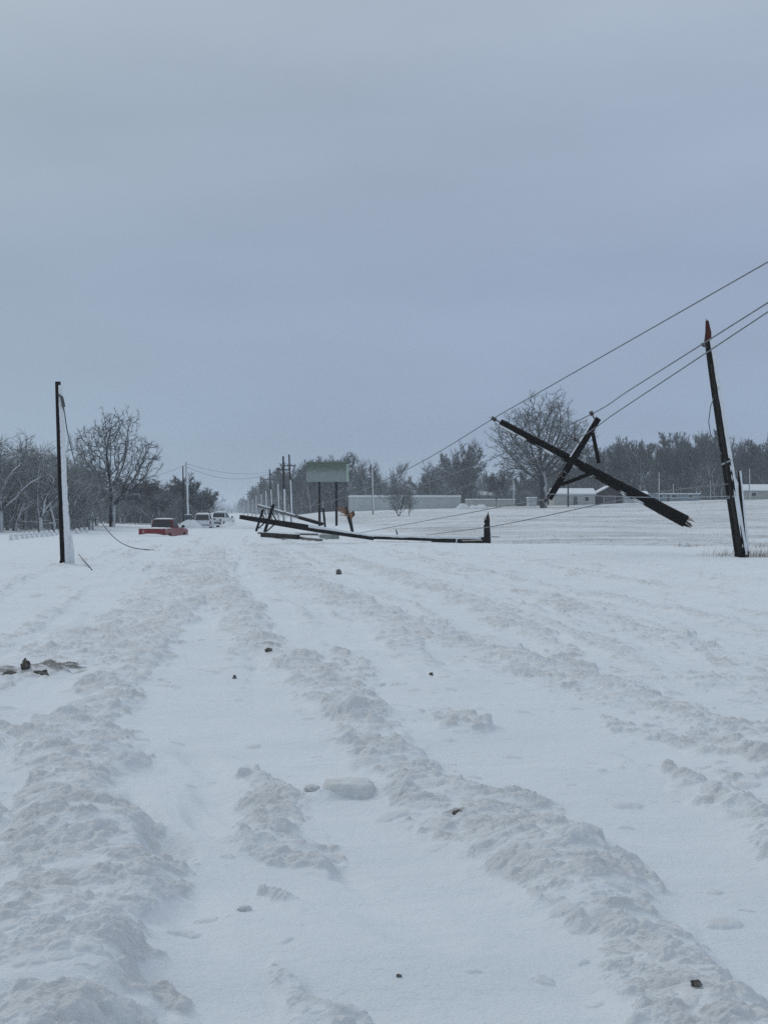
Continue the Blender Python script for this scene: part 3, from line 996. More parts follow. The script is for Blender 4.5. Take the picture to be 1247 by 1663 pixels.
# ------------------------------------------------------------------ poles
def lerp_pts(a, b, n):
    return [Vector(a).lerp(Vector(b), i / n) for i in range(n + 1)]

def crust_path(mb, pts, rad, side, off, sub, rng, k=.96, wob=.35):
    sd = Vector(side); P = []; Rr = []
    for i in range(len(pts) - 1):
        for q in range(sub + (i == len(pts) - 2)):
            t = q / sub
            d = (Vector(pts[i + 1]) - Vector(pts[i])).normalized()
            s2 = (sd - d * sd.dot(d)).normalized()
            P.append(Vector(pts[i]).lerp(Vector(pts[i + 1]), t) + s2 * off * rng.uniform(1 - wob, 1 + wob))
            Rr.append((rad[i] + (rad[i + 1] - rad[i]) * t) * k * rng.uniform(.97, 1.02))
    return mb.tube(P, Rr, 10)

def crust(mb, a, b, ra, rb, side, off, n, rng, k=.93):
    """snow stuck along one side of a pole"""
    pts = lerp_pts(a, b, n)
    sd = Vector(side)
    d = (Vector(b) - Vector(a)).normalized()
    sd = (sd - d * sd.dot(d)).normalized()
    P = []; Rr = []
    for i, p in enumerate(pts):
        t = i / n
        r = ra + (rb - ra) * t
        P.append(p + sd * (off * rng.uniform(.7, 1.25)))
        Rr.append(r * k * rng.uniform(.93, 1.04))
    return mb.tube(P, Rr, 9)

rg = random.Random(5)
# upright pole on the left
b0 = ghit(107, 917); Yp = b0.y
top = at(94.5, 620, Yp)
t0 = thing('utility_pole', b0, 'upright utility pole on the left, dark one side and snow plastered the other', 'utility pole', 'poles')
del t0['group']
bb = b0 - Vector((.02, 0, .5))
MB().tube(lerp_pts(bb, top, 12), [.135 - .045 * i / 12 for i in range(13)], 12, wob=.03, rng=rg).build('pole', M_pole, t0, True)
m = MB(); crust_path(m, [b0 + Vector((.02, 0, -.2)), b0.lerp(top, .5), top - Vector((0, 0, .12))], [.135, .112, .086], (1, -.25, 0), .066, 34, rg, .90, .3)
m.build('snow_crust', M_snow, t0, True)
m = MB(); m.tube([b0 + Vector((.20, -.02, -.2)), b0 + Vector((.21, -.02, .5)), b0 + Vector((.19, -.02, .95))], [.11, .08, .03], 8, wob=.1, rng=rg)
m.build('snow_drift', M_snow, t0, True)
m = MB()
br = at(99, 643, Yp - .02)
m.beam(at(95, 641, Yp - .12), at(101.5, 645, Yp - .14), .05, .06); m.beam(at(101, 645, Yp - .14), at(104.5, 661, Yp - .14), .05, .09)
m.build('bracket', M_iron, t0)
MB().tube([b0 + Vector((-.16, -.1, -.1)), b0 + Vector((-.13, -.08, .14))], .035, 6).build('ground_stub', M_pole, t0)

# drooping cable from the left pole down to the snow
def cable(name, pts, r, m, label, cat='power line', sub=6, group=None):
    P = [Vector(p) for p in pts]
    outp = []
    for i in range(len(P) - 1):
        p0 = P[max(i - 1, 0)]; p1 = P[i]; p2 = P[i + 1]; p3 = P[min(i + 2, len(P) - 1)]
        for k in range(sub):
            t = k / sub
            outp.append(.5 * ((2 * p1) + (p2 - p0) * t + (2 * p0 - 5 * p1 + 4 * p2 - p3) * t * t + (3 * p1 - p0 - 3 * p2 + p3) * t ** 3))
    outp.append(P[-1])
    o = MB().tube(outp, r, 6).build(name, m, None, True, loc=P[0])
    return tag(o, label, cat, group)
e = ghit(253, 895)
cable('fallen_cable', [at(101, 650, Yp - .1), at(105, 668, Yp), at(112, 710, Yp + .5), at(130, 775, Yp + 2), at(156, 829, Yp + 4), at(170, 855, Yp + 5), at(192, 878, e.y - 3), at(218, 890, e.y - 1.0), e + Vector((0, 0, .03)), e + Vector((.5, .3, -.05))], .020, M_cable, 'drooping cable trailing from the upright left pole to the snow')
g1_ = ghit(150, 926); g2_ = ghit(128, 907)
s_ = MB().tube([g1_ + Vector((0, 0, .0)), g2_ + Vector((0, 0, .16))], [.015, .013], 6).build('guy_rod', M_dkiron, None, True, loc=g1_)
tag(s_, 'short dark rod lying in the snow right of the upright left pole', 'rod')

# leaning pole on the right
Yr = 33.0
bs = Vector(((1200 - CX) / F * Yr, Yr, 0)); bs.z = tz(bs.x, bs.y)
Zoff = at(1200, 905, Yr).z
t0 = thing('utility_pole', bs, 'tall leaning broken pole at the right with splintered red tip', 'utility pole')
axis = [at(1148 + (y_ - 545) * .153, y_, Yr) for y_ in (925, 902, 850, 800, 745, 690, 640, 590, 552)]
MB().tube(axis, [.175, .172, .164, .156, .146, .138, .130, .118, .100], 14, wob=.03, rng=rg).build('pole', M_pole, t0, True)
m = MB()
m.tube([axis[-1] - Vector((0, 0, .1)), at(1148.5, 540, Yr), at(1147.5, 521, Yr)], [.10, .085, .05], 6, wob=.25, rng=rg)
m.splinters(axis[-1], (-.05, 0, 1), .10, 7, .30, rg, .10); m.splinters(at(1147.5, 522, Yr), (-.05, 0, 1), .05, 4, .12, rg, .10)
m.build('splintered_tip', M_rawred, t0)
sd = Vector((1, -.15, .2))
m = MB()
ra = [.175, .172, .164, .156, .146, .138, .130, .118, .100]
crust_path(m, axis[1:], ra[1:], sd, .030, 7, rg, .96, .12)
m.build('snow_crust', M_snow, t0, True)
m = MB()
for i in range(1, 7):
    m.tube([axis[i] + Vector((-.42, -.85, 0)) * ra[i] * .82, axis[i + 1] + Vector((-.42, -.85, 0)) * ra[i + 1] * .82], [ra[i] * .34, ra[i + 1] * .34], 8)
m.build('weather_strip', wood('sun_bleached_pole_face', (.018, .016, .014), (.07, .06, .052)), t0, True)
a1 = at(1199, 765, Yr + .15); a2 = at(1211, 895, Yr + .1)
MB().tube(lerp_pts(a2 - Vector((-.03, 0, .3)), a1, 6), [.075, .07, .065, .06, .06, .055, .03], 8, wob=.06, rng=rg).build('side_brace', M_pole, t0, True)
m = MB(); crust(m, a2, a1, .07, .04, (.8, -.4, 0), .03, 10, rg, .9); m.build('snow_crust', M_snow, t0, True)
m = MB(); m.tube([at(1194, 800, Yr - .05), at(1194, 785, Yr - .05), at(1191, 775, Yr - .05)], [.07, .075, .04], 8, wob=.12, rng=rg); m.build('snow_lump', M_snow, t0, True)
for yy in (750, 806):
    c_ = at(1148 + (yy - 545) * .153, yy, Yr)
    m = MB(); m.tube([c_ + Vector((0.01, 0, -.02)), c_ + Vector((-.01, 0, .02))], .162, 14); m.build('metal_band', M_cablepale, t0)
m = MB(); m.beam(at(1147, 565, Yr - .05), at(1141, 560, Yr - .15), .05, .05); m.tube([at(1142, 563, Yr - .15), at(1139.5, 557, Yr - .15)], [.035, .045], 8); m.build('insulator', M_porc, t0)
m = MB(); m.tube([at(1159, 645, Yr - .05), at(1153, 660, Yr - .12), at(1150, 685, Yr - .14), at(1153, 705, Yr - .14), at(1162, 722, Yr - .14), at(1171, 738, Yr - .12)], .014, 5); m.build('loose_wire', M_cable, t0)
# snow drift mound with scour at its foot
# hanging broken pole
Yh = 36.0
pa, pb = at(812, 686, Yh + .4), at(1113, 847, Yh - .5)
t0 = thing('utility_pole', at(960, 765, Yh), 'broken pole hanging in the air from the wires with its crossarm', 'utility pole')
dv = (pb - pa)
P = lerp_pts(pa, pb, 10)
MB().tube(P, [.115 + .075 * i / 10 for i in range(11)], 14, wob=.03, rng=rg).build('pole', M_pole, t0, True)
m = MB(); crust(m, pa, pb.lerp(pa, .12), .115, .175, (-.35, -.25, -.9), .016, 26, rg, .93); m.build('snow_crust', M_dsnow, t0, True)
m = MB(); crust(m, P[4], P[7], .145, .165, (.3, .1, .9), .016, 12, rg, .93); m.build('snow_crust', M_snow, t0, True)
m = MB(); m.splinters(pb - dv.normalized() * .02, dv, .16, 9, .28, rg, .15); m.build('splintered_end', M_pale, t0)
m = MB(); m.splinters(pb + Vector((0, 0, -.08)), dv, .12, 6, .25, rg, .1); m.build('splintered_end', M_pole, t0)
u = -dv.normalized()
m = MB(); m.tube([pa, pa + u * .16], .022, 6); m.tube([pa + u * .14, pa + u * .19, pa + u * .24, pa + u * .30], [.05, .075, .06, .075], 9); m.build('insulator', M_porc, t0)
ca, cb = at(971, 679, Yh - .35), at(891, 810, Yh - .2)
MB().beam(ca, cb, .13, .19, (0, 1, 0)).build('crossarm', M_pole, t0, bevel=.012)
m = MB(); m.beam(ca + Vector((-.05, -.01, .08)), ca.lerp(cb, .5) + Vector((-.11, -.01, .045)), .11, .03); m.build('snow_crust', M_snow, t0, bevel=.01)
MB().beam(at(962, 703, Yh - .30), at(972, 752, Yh - .2), .05, .11).build('brace', M_pole, t0)
MB().beam(at(911, 787, Yh - .28), at(967, 766, Yh - .2), .05, .11).build('brace', M_pole, t0)
for (px, py_, qx_, qy_) in ((961, 673, 967, 684), (934, 714, 944, 722), (910, 770, 918, 764), (886, 812, 894, 803)):
    a1, a2 = at(qx_, qy_, Yh - .38), at(px, py_, Yh - .45)
    dd = (a2 - a1)
    m = MB(); m.tube([a1, a2], .02, 6)
    m.tube([a2 - dd * .1, a2, a2 + dd.normalized() * .05, a2 + dd.normalized() * .10], [.055, .075, .055, .065], 9)
    m.build('insulator', M_porc, t0)
c_ = at(915, 771, Yh - .43)
m = MB(); m.tube([c_ + Vector((math.cos(q) * .09, -.02, math.sin(q) * .09)) for q in [k * 6.283 / 12 for k in range(13)]], .022, 6, cap=False); m.build('shackle_ring', M_iron, t0)

# live spans from the near pole outside the frame down to the hanging pole
N1 = Vector((14.0, 3.0, 9.7))
tip = pa + u * .25
tip2 = at(419, 822, 79)
def span(a, b_, sag, n=8):
    return [Vector(a).lerp(Vector(b_), i / n) - Vector((0, 0, sag * 4 * (i / n) * (1 - i / n))) for i in range(n + 1)]
def from_exit(ex, ey, Ye, start):
    p = at(ex, ey, Ye)
    d_ = (p - start)
    return start + d_ * 2.2
W1 = from_exit(1247, 425, 23, tip)
cable('power_line', span(W1, tip, -.0) + span(tip, tip2, 1.1)[1:], .014, M_cable, 'topmost wire slanting up from the tip of the hanging pole', group=None)
i2 = at(961, 672, Yh - .45); W2 = from_exit(1247, 491, 23, i2)
cable('power_line', span(W2, i2, .0) + span(i2, at(440, 826, 79), 1.0)[1:4], .015, M_cable, 'middle wire running from the upper end of the crossarm to the upper right')
i3 = at(934, 714, Yh - .45); W3 = from_exit(1247, 506, 23, i3)
cable('power_line', span(W3, i3, .0) + span(i3, at(430, 850, 79), 1.0)[1:3], .0145, M_cable, 'lowest of the wires crossing the leaning right pole near its tip')
# slack lines near the ground
e1 = ghit(669, 872)
cable('power_line', [e1 + Vector((-.6, .1, -.05)), e1, at(735, 863.5, 58), at(799, 855, 53), at(885, 838, 47), at(968, 820, 42), at(1080, 798, 37), at(1181, 786, Yr - .18)], .018, M_cable, 'slack wire rising from the snow by the stump to the leaning pole')
cable('power_line', [at(886, 802, Yh - .3), at(960, 805, 35.5), at(1080, 808, 34.5), at(1184, 806, Yr - .18)], .014, M_cablepale, 'thin frosted wire strung level between the crossarm and the leaning right pole')
e3 = ghit(566, 869)
cable('power_line', [e3 + Vector((-.4, 0, -.04)), e3, at(620, 859, 66), at(690, 846, 58), at(751, 835, 50), at(850, 816, 42), at(886, 811, Yh - .4)], .016, M_cable, 'faint slack wire rising from the fallen pole to the low end of the crossarm')

# stump
gs = ghit(791, 882); Ys = gs.y
t0 = thing('broken_pole_stump', gs, 'upright splintered pole stump at the edge of the field', 'stump')
MB().tube([gs - Vector((0, 0, .4)), at(791, 868, Ys), at(790.5, 852, Ys)], [.20, .19, .165], 10, wob=.12, rng=rg).build('stump_post', M_pole, t0)
m = MB(); m.tube([at(791, 855, Ys), at(791.5, 842, Ys), at(792.5, 831, Ys)], [.15, .09, .01], 6, wob=.15, rng=rg)
m.splinters(at(790, 853, Ys), (0, 0, 1), .14, 9, .55, rg, .12); m.build('splinters', M_pole, t0)
m = MB(); m.tube([at(794, 851, Ys - .1), at(794, 842, Ys - .08), at(793, 835, Ys - .02)], [.04, .035, .01], 5); m.build('heartwood', M_rawred, t0)
m = MB(); m.beam(at(786.5, 841, Ys), at(789, 849, Ys), .05, .05); m.beam(at(785.5, 846, Ys - .1), at(789, 852, Ys - .1), .04, .05); m.build('splinters', M_pole, t0)
MB().tube([at(796.2, 880, Ys - .03), at(795.5, 858, Ys - .03), at(794, 840, Ys - .03)], [.06, .04, .01], 6).build('snow_crust', M_snow, t0, True)
# long fallen pole, butt piece by the stump
B1, B2 = at(785, 877, Ys - .3), at(600, 872, Ys + 2.6)
t0 = thing('fallen_pole', B1, 'fallen pole lying flat in the snow with its butt against the stump', 'utility pole')
MB().tube(lerp_pts(B1, B2, 10), [.17 - .05 * i / 10 for i in range(11)], 10, wob=.05, rng=rg).build('pole', M_pole, t0, True)
m = MB(); crust(m, at(782, 876, Ys - .3), B2, .15, .12, (0, -.1, 1), .05, 26, rg, .9); m.build('snow_crust', M_snow, t0, True)
m = MB(); m.beam(at(745, 882, Ys - .7), at(784, 881, Ys - .6), .16, .12); m.beam(at(700, 879, Ys - .4), at(760, 881, Ys - .6), .12, .09); m.build('split_half', M_pole, t0)
m = MB(); m.beam(at(750, 878, Ys - .75), at(783, 877.3, Ys - .7), .03, .05); m.build('pale_split', M_pale, t0)
m = MB(); m.beam(at(740, 884, Ys - .8), at(742, 874, Ys - .8), .05, .05); m.build('wood_chip', M_snow, t0)
MB().beam(at(795, 871.5, Ys + .1), at(811, 872, Ys + .1), .05, .04).build('loose_slat', M_greypole, t0)
# top piece with its crossarms, raised at the tip
Yt = 61.0
C1, C2 = at(390, 839.5, Yt), at(606, 874, Yt + 3)
t0 = thing('fallen_pole', C2, 'fallen pole top with two crossarms, its tip raised over the road', 'utility pole')
MB().tube(lerp_pts(C1, C2, 12), [.115 + .055 * min(1, i / 5) - .05 * max(0, i - 7) / 5 for i in range(13)], 12, wob=.04, rng=rg).build('pole', M_pole, t0, True)
m = MB(); crust(m, at(500, 856, Yt + 1.4), C2, .11, .10, (0, -.2, 1), .06, 14, rg, .95); m.build('snow_crust', M_snow, t0, True)
m = MB(); crust(m, C1.lerp(C2, .04), C1.lerp(C2, .45), .10, .12, (-.1, 0, 1), .022, 14, rg, .85); m.build('snow_crust', M_dsnow, t0, True)
MB().beam(at(444.5, 819, Yt + .3), at(430, 864, Yt + .5), .12, .15).build('crossarm', M_pole, t0, bevel=.01)
MB().beam(at(427.5, 827, Yt + 3), at(416, 863, Yt + 3), .12, .12).build('crossarm', M_pole, t0, bevel=.01)
for (a_, b_) in (((441, 832), (450, 847)), ((450, 848), (433, 863)), ((425, 834), (431, 845)), ((431, 848), (420, 858))):
    MB().beam(at(*a_, Yt + .6), at(*b_, Yt + .5), .05, .07).build('brace', M_pole, t0)
# second, paler pole leaning behind
t0 = thing('fallen_pole', at(520, 850, 80), 'paler snow-covered pole leaning down behind the dark fallen pole', 'utility pole')
D1, D2 = at(419, 821, 79), at(524, 851, 82)
MB().tube(lerp_pts(D1, D2, 8), [.09 + .04 * i / 8 for i in range(9)], 10, wob=.04, rng=rg).build('pole', M_greypole, t0, True)
m = MB(); crust(m, D1, D1.lerp(D2, .55), .09, .11, (0, -.3, 1), .035, 10, rg, .9); m.build('snow_crust', M_snow, t0, True)
MB().tube(lerp_pts(D1.lerp(D2, .62) - Vector((0, .06, .03)), D2 - Vector((0, .05, .02)), 3), [.10, .11, .12, .11], 8).build('dark_butt', M_pole, t0, True)
# planks on the road
def plank(a_, b_, w_, h_, m_, label, snow=True, lift=.0):
    A_, B_ = ghit(*a_) + Vector((0, 0, h_ * .4 + lift)), ghit(*b_) + Vector((0, 0, h_ * .4 + lift))
    t_ = thing('broken_timber', A_, label, 'timber')
    MB().beam(A_, B_, w_, h_, (0, 1, 0)).build('timber', m_, t_, bevel=.015)
    if snow:
        mm = MB(); crust(mm, A_ + Vector((0, 0, h_ * .5)), B_ + Vector((0, 0, h_ * .5)), h_ * .35, h_ * .45, (0, 0, 1), .02, 14, rg, 1); mm.build('snow_crust', M_snow, t_, True)
    return t_
plank((426, 874), (484, 878), .25, .30, M_pole, 'thick dark timber lying flat in the snow under the fallen pole', lift=.10)
plank((420, 869), (516, 872), .18, .12, M_greypole, 'long snow-topped timber lying just behind the thick dark one', lift=.10)
plank((484, 877), (522, 881), .15, .12, M_greypole, 'short timber end lying nearest the camera in the pole wreckage', lift=.08)
M_grn = plain('grey_green_board', (.24, .27, .25), .8)
plank((524, 876), (545, 877), .5, .26, M_grn, 'grey-green boxy piece of debris at the right end of the timbers', lift=.08)
mb_ = ghit(516, 876)
# broken pole with orange splinters
gb = ghit(573, 865); Yb = gb.y
t0 = thing('splintered_pole', gb, 'short snapped pole with shattered orange wood folded over at its top', 'broken pole')
MB().tube([gb - Vector((-.05, 0, .4)), at(570, 852, Yb), at(566, 838, Yb)], [.10, .13, .17], 9, wob=.08, rng=rg).build('pole', M_pole, t0)
m = MB(); m.tube([at(569, 842, Yb), at(572, 836, Yb), at(571, 831, Yb)], [.13, .19, .1], 7, wob=.25, rng=rg); m.splinters(at(568, 842, Yb), (.05, 0, 1), .16, 10, .45, rg, .3); m.build('splinters', M_raw, t0)
m = MB()
for k in range(34):
    a_ = at(rg.uniform(560, 571), rg.uniform(829, 838), Yb + rg.uniform(-.2, .2)); b_ = at(rg.uniform(541, 556), rg.uniform(817, 834), Yb + rg.uniform(-.4, .4))
    b_ = a_.lerp(b_, rg.uniform(.35, 1))
    m.tube([a_, a_.lerp(b_, .5) + Vector((0, 0, rg.uniform(-.22, .2))), b_ + Vector((0, 0, rg.uniform(-.25, .2)))], [.035, .025, .006], 4)
m.build('splinters', M_raw, t0)
m = MB(); m.tube([at(565, 835, Yb - .1), at(562, 823, Yb - .1)], [.12, .10], 7, wob=.2, rng=rg); m.build('snapped_end', M_dkiron, t0)
MB().tube([at(573.5, 830, Yb - .1), at(574.5, 836, Yb - .15), at(573, 839, Yb - .1)], [.06, .12, .05], 7, wob=.2, rng=rg).build('heartwood', M_rawred, t0)
# thin post left of it
gq = ghit(528.5, 857)
t0 = thing('broken_post', gq, 'thin broken post with pale top, between the sign post and splintered pole', 'post')
MB().tube([gq - Vector((0, 0, .3)), at(526.5, 840, gq.y), at(524.6, 825, gq.y)], [.10, .11, .09], 8, wob=.05, rng=rg).build('post', M_pole, t0)
MB().tube([at(524.8, 827, gq.y), at(523.6, 813, gq.y)], [.07, .02], 6).build('splinters', M_pale, t0)
gq = ghit(646, 869)
s_ = MB().tube([gq - Vector((0, 0, .1)), at(643, 860, gq.y)], [.06, .04], 6).build('stake', M_pole, None, loc=gq)
tag(s_, 'tiny tilted stake in the field left of the stump', 'stake')

# distant upright poles
def pole(px, ptop, Y, r, m_, label, group=None, arm=None, base_px=None, crustm=True, name='utility_pole', hfrac=1):
    bx = ((base_px or px) - CX) / F * Y
    zb = tz(bx, Y)
    base = Vector((bx, Y, zb)); tp = at(px, ptop, Y)
    t_ = thing(name, base, label, 'utility pole', group)
    MB().tube(lerp_pts(base - Vector((0, 0, .3)), tp, 5), [r - r * .35 * i / 5 for i in range(6)], 8, wob=.02, rng=rg).build('pole', m_, t_, True)
    if crustm:
        mm = MB(); crust(mm, base - Vector((0, 0, .3)), base.lerp(tp, hfrac), r, r * (1 - .35 * hfrac), (.8, -.6, 0), r * .35, 8, rg, .9); mm.build('snow_crust', M_snow, t_, True)
    if arm:
        y_, x0, x1 = arm
        MB().beam(at(x0, y_, Y), at(x1, y_, Y - .2), .14, .16).build('crossarm', M_pole, t_)
        mm = MB()
        for f in (.04, .35, .65, .96):
            q = at(x0, y_, Y).lerp(at(x1, y_, Y - .2), f)
            mm = MB().tube([q, q + Vector((0, 0, .22)), q + Vector((0, 0, .32))], [.03, .06, .04], 6).build('insulator', M_porc, t_)
    return t_
pole(303, 750, 150, .17, M_greypole, 'distant snow-whitened pole beyond the red pickup', base_px=305.5)
pole(297.5, 757, 156, .12, M_pole, 'thin darker pole just left of the distant whitened pole', base_px=298.5, crustm=False)
GP = 'utility poles receding along the right of the road'
pole(460, 741, 172, .20, M_pole, 'dark pole left of the tallest crossarmed pole in the receding line', GP, base_px=462, hfrac=.5, arm=(763, 451, 470))
pole(469.5, 738, 170, .17, M_pole, 'tallest crossarmed pole of the receding line, left of the green sign', GP, arm=(756.5, 461, 480), base_px=474, hfrac=.62)
pole(450, 760, 205, .17, M_greypole, 'pale trunked pole left of the dark pole in the receding line', GP, arm=(762, 449, 462), base_px=453, hfrac=.7)
pole(438, 762, 215, .17, M_pole, 'lone tall pole third back in the receding line', GP, base_px=442, hfrac=.6)
pole(431, 778, 262, .17, M_greypole, 'crossarmed pole fourth back in the receding line', GP, arm=(779, 430, 446), base_px=433, hfrac=.7)
pole(423, 776, 285, .18, M_pole, 'lone slim pole fifth back in the receding line', GP, base_px=425, hfrac=.6)
pole(416, 789, 330, .18, M_greypole, 'small crossarmed pole sixth back in the receding line', GP, arm=(790, 415, 430), hfrac=.7)
pole(410, 793, 400, .19, M_pole, 'faint lone pole seventh back in the receding line', GP, hfrac=.6)
pole(403, 796, 430, .19, M_greypole, 'faint crossarmed pole eighth back in the receding line', GP, arm=(803, 398, 413), hfrac=.7)
pole(396, 806, 560, .2, M_greypole, 'faintest pole at the far end of the receding line', GP, hfrac=.7)
pole(604, 762, 170, .13, M_greypole, 'pale slim pole in front of the left end of the long trailer', base_px=606)
pole(833, 779, 240, .14, M_greypole, 'pale slim pole left of the cottonwood trunk')
pole(922, 768, 215, .16, M_pole, 'dark pole in front of the grey house right of the cottonwood', base_px=922, crustm=False)
pole(1069, 767, 245, .15, M_greypole, 'pale pole behind the lower end of the hanging pole')
pole(1216, 761, 240, .14, M_greypole, 'slim pole right of the leaning pole near the right edge')
pole(1092, 786, 250, .13, M_pole, 'short dark pole between the blue-grey trailer windows', crustm=True)
# wires between far poles and across the road
cable('power_line', span(at(303, 753, 150), at(450, 763, 205), 1.0), .02, M_cable, 'thin wire crossing the road from the left distant pole to the receding line')
cable('power_line', span(at(303, 758, 150), at(461, 760, 172), 1.6), .02, M_cable, 'second thin wire crossing the road just below the first')
cable('power_line', span(at(303, 754, 150), at(160, 785, 118), .6), .018, M_cable, 'thin wire from the left distant pole back into the big left tree')

# ------------------------------------------------------------------ roadside sign
gsn = ghit(518, 843)
Yg = 120.0
bxs = (531 - CX) / F * Yg
t0 = thing('road_sign', (bxs, Yg, tz(bxs, Yg)), 'large faded green sign on two dark posts before the trees', 'sign')
c_ = at(530.5, 767, Yg)
sg = bpy.data.meshes.new('sign_panel')
m = MB(); m.box((0, 0, 0), (66 / F * Yg, .08, 31 / F * Yg))
so = m.build('sign_panel', M_sign, None)
so.parent = t0; so.location = c_ - t0.location
MB().box(at(564.5, 768, Yg - .02), (.28, .14, 29 / F * Yg)).build('panel_edge', plain('pale_green_edge', (.36, .43, .37), .6), t0)
m = MB(); m.box(at(530.5, 750.6, Yg), (66 / F * Yg, .16, .10)); m.build('top_frame', plain('green_frame', (.16, .21, .16), .6), t0)
m = MB()
for (x0, x1, y_) in ((504, 524, 776), (530, 556, 777), (508, 550, 761)):
    for q in range(int((x1 - x0) / 3)):
        if rg.random() < .8:
            m.box(at(x0 + q * 3 + 1, y_, Yg - .055), (.10, .012, .22))
for px in (518.5, 546):
    bx = (px + .5 - CX) / F * Yg
    MB().tube([Vector((bx, Yg + .15, tz(bx, Yg) - .4)), at(px, 770, Yg + .15)], .13, 8).build('post', M_pole, t0, True)

# ------------------------------------------------------------------ buildings
def house(px0, px1, Y, wall_h, depth, wm, label, roof='flat', rh=.8, name='mobile_home', over=.25, th=.22, yaw=0., doors=(), windows=(), cat='house', zbase=None, lean_in=None, ridge='x', roofmat=None):
    x0, x1 = (px0 - CX) / F * Y, (px1 - CX) / F * Y
    cx = (x0 + x1) / 2; w_ = x1 - x0
    zb = tz(cx, Y) if zbase is None else zbase
    zb = min(zb, tz(x0, Y), tz(x1, Y)) if zbase is None else zb
    t_ = thing(name, (cx, Y, zb), label, cat)
    t_.rotation_euler = (0, 0, yaw)
    t_['_local'] = 1
    h = wall_h
    m = MB()
    m.box((0, depth / 2, h / 2 - .4), (w_, depth, h + .8))
    if roof == 'gable' and ridge == 'y':
        m.add([(-w_ / 2, 0, h), (w_ / 2, 0, h), (0, 0, h + rh), (-w_ / 2, depth, h), (w_ / 2, depth, h), (0, depth, h + rh)], [(0, 1, 2), (4, 3, 5), (0, 2, 5, 3), (1, 4, 5, 2)])
    if roof == 'gable' and ridge == 'x':
        m.add([(-w_ / 2, 0, h), (-w_ / 2, depth, h), (-w_ / 2, depth / 2, h + rh), (w_ / 2, 0, h), (w_ / 2, depth, h), (w_ / 2, depth / 2, h + rh)], [(0, 2, 1), (3, 4, 5), (0, 3, 5, 2), (1, 2, 5, 4)])
    m.build('wall', wm, t_)
    m = MB()
    if roof == 'flat':
        m.box((0, depth / 2, h + th / 2 + .01), (w_ + over, depth + over * 2, th))
    elif ridge == 'x':
        a_ = math.atan2(rh, depth / 2)
        m.add([(-w_ / 2 - over, -over, h - .1), (w_ / 2 + over, -over, h - .1), (w_ / 2 + over, depth / 2, h + rh + .03), (-w_ / 2 - over, depth / 2, h + rh + .03), (w_ / 2 + over, depth + over, h - .1), (-w_ / 2 - over, depth + over, h - .1),
               (-w_ / 2 - over, -over, h - .1 + th), (w_ / 2 + over, -over, h - .1 + th), (w_ / 2 + over, depth / 2, h + rh + .03 + th), (-w_ / 2 - over, depth / 2, h + rh + .03 + th), (w_ / 2 + over, depth + over, h - .1 + th), (-w_ / 2 - over, depth + over, h - .1 + th)],
              [(0, 1, 2, 3), (3, 2, 4, 5), (9, 8, 7, 6), (11, 10, 8, 9), (0, 6, 7, 1), (4, 10, 11, 5), (0, 3, 9, 6), (3, 5, 11, 9), (1, 7, 8, 2), (2, 8, 10, 4)])
    else:
        q = w_ / 2 + over
        m.add([(-q, -over, h - .1), (0, -over, h + rh + .03), (q, -over, h - .1), (-q, -over, h - .1 + th), (0, -over, h + rh + .03 + th), (q, -over, h - .1 + th),
               (-q, depth + over, h - .1), (0, depth + over, h + rh + .03), (q, depth + over, h - .1), (-q, depth + over, h - .1 + th), (0, depth + over, h + rh + .03 + th), (q, depth + over, h - .1 + th)],
              [(0, 1, 4, 3), (1, 2, 5, 4), (6, 9, 10, 7), (7, 10, 11, 8), (0, 3, 9, 6), (2, 8, 11, 5), (3, 4, 10, 9), (4, 5, 11, 10), (0, 6, 7, 1), (1, 7, 8, 2)])
    m.build('roof' if roofmat else 'snowy_roof', roofmat or M_snow, t_)
    for (f, dw, dh) in doors:
        fr = MB().box((-w_ / 2 + f * w_, -.05, dh / 2), (dw + .2, .08, dh + .1)).build('door_frame', M_trim, t_)
        MB().box((-w_ / 2 + f * w_, -.08, dh / 2), (dw, .08, dh)).build('door', plain('dark_door', (.10, .10, .11), .6), t_)
    for (f, z_, ww, wh) in windows:
        fr = MB().box((-w_ / 2 + f * w_, -.05, z_), (ww + .2, .08, wh + .2)).build('window_frame', M_trim, t_)
        MB().box((-w_ / 2 + f * w_, -.08, z_), (ww, .08, wh)).build('window_pane', M_glass, t_)
    return t_
house(566, 748, 225, 2.7, 4.5, M_siding, 'long pale grey trailer with snow on its flat roof, by far the longest', windows=(), over=.15, th=.42)
house(758, 836, 262, 1.7, 5, M_siding2, 'low pale building with flat snowy roof left of the cottonwood')
house(778, 800, 285, 3.0, 5, M_siding2, 'small snowy roof peeping over the low building left of the cottonwood', roof='gable', rh=.7)
house(858, 871, 236, 1.7, 3, M_siding, 'small pale box shed left of the cottonwood trunk', name='shed', cat='shed')
house(899, 966, 238, 2.4, 7, M_siding2, 'grey house with a dark door, right of the cottonwood trunk', roof='gable', rh=1.0, doors=((.52, .9, 1.9),), ridge='x', windows=((.8, 1.4, .8, .8),))
house(970, 1008, 240, 2.3, 5, M_brown, 'dark brown shed with a peaked snow-covered roof', roof='gable', rh=1.3, ridge='y', name='shed', cat='shed', doors=((.5, 2.2, 1.7),))
house(1013, 1052, 238, 1.7, 5, M_siding, 'low whitish house just right of the dark brown shed', roof='gable', rh=.6, windows=((.3, 1.1, .8, .6), (.75, 1.1, .8, .6)))
house(1060, 1136, 246, 1.6, 5, M_siding3, 'blue-grey trailer with bright windows behind the end of the hanging pole', windows=((.15, 1.1, 1.0, .7), (.45, 1.1, 1.0, .7), (.8, 1.1, 1.0, .7)), doors=((.32, .8, 1.5),))
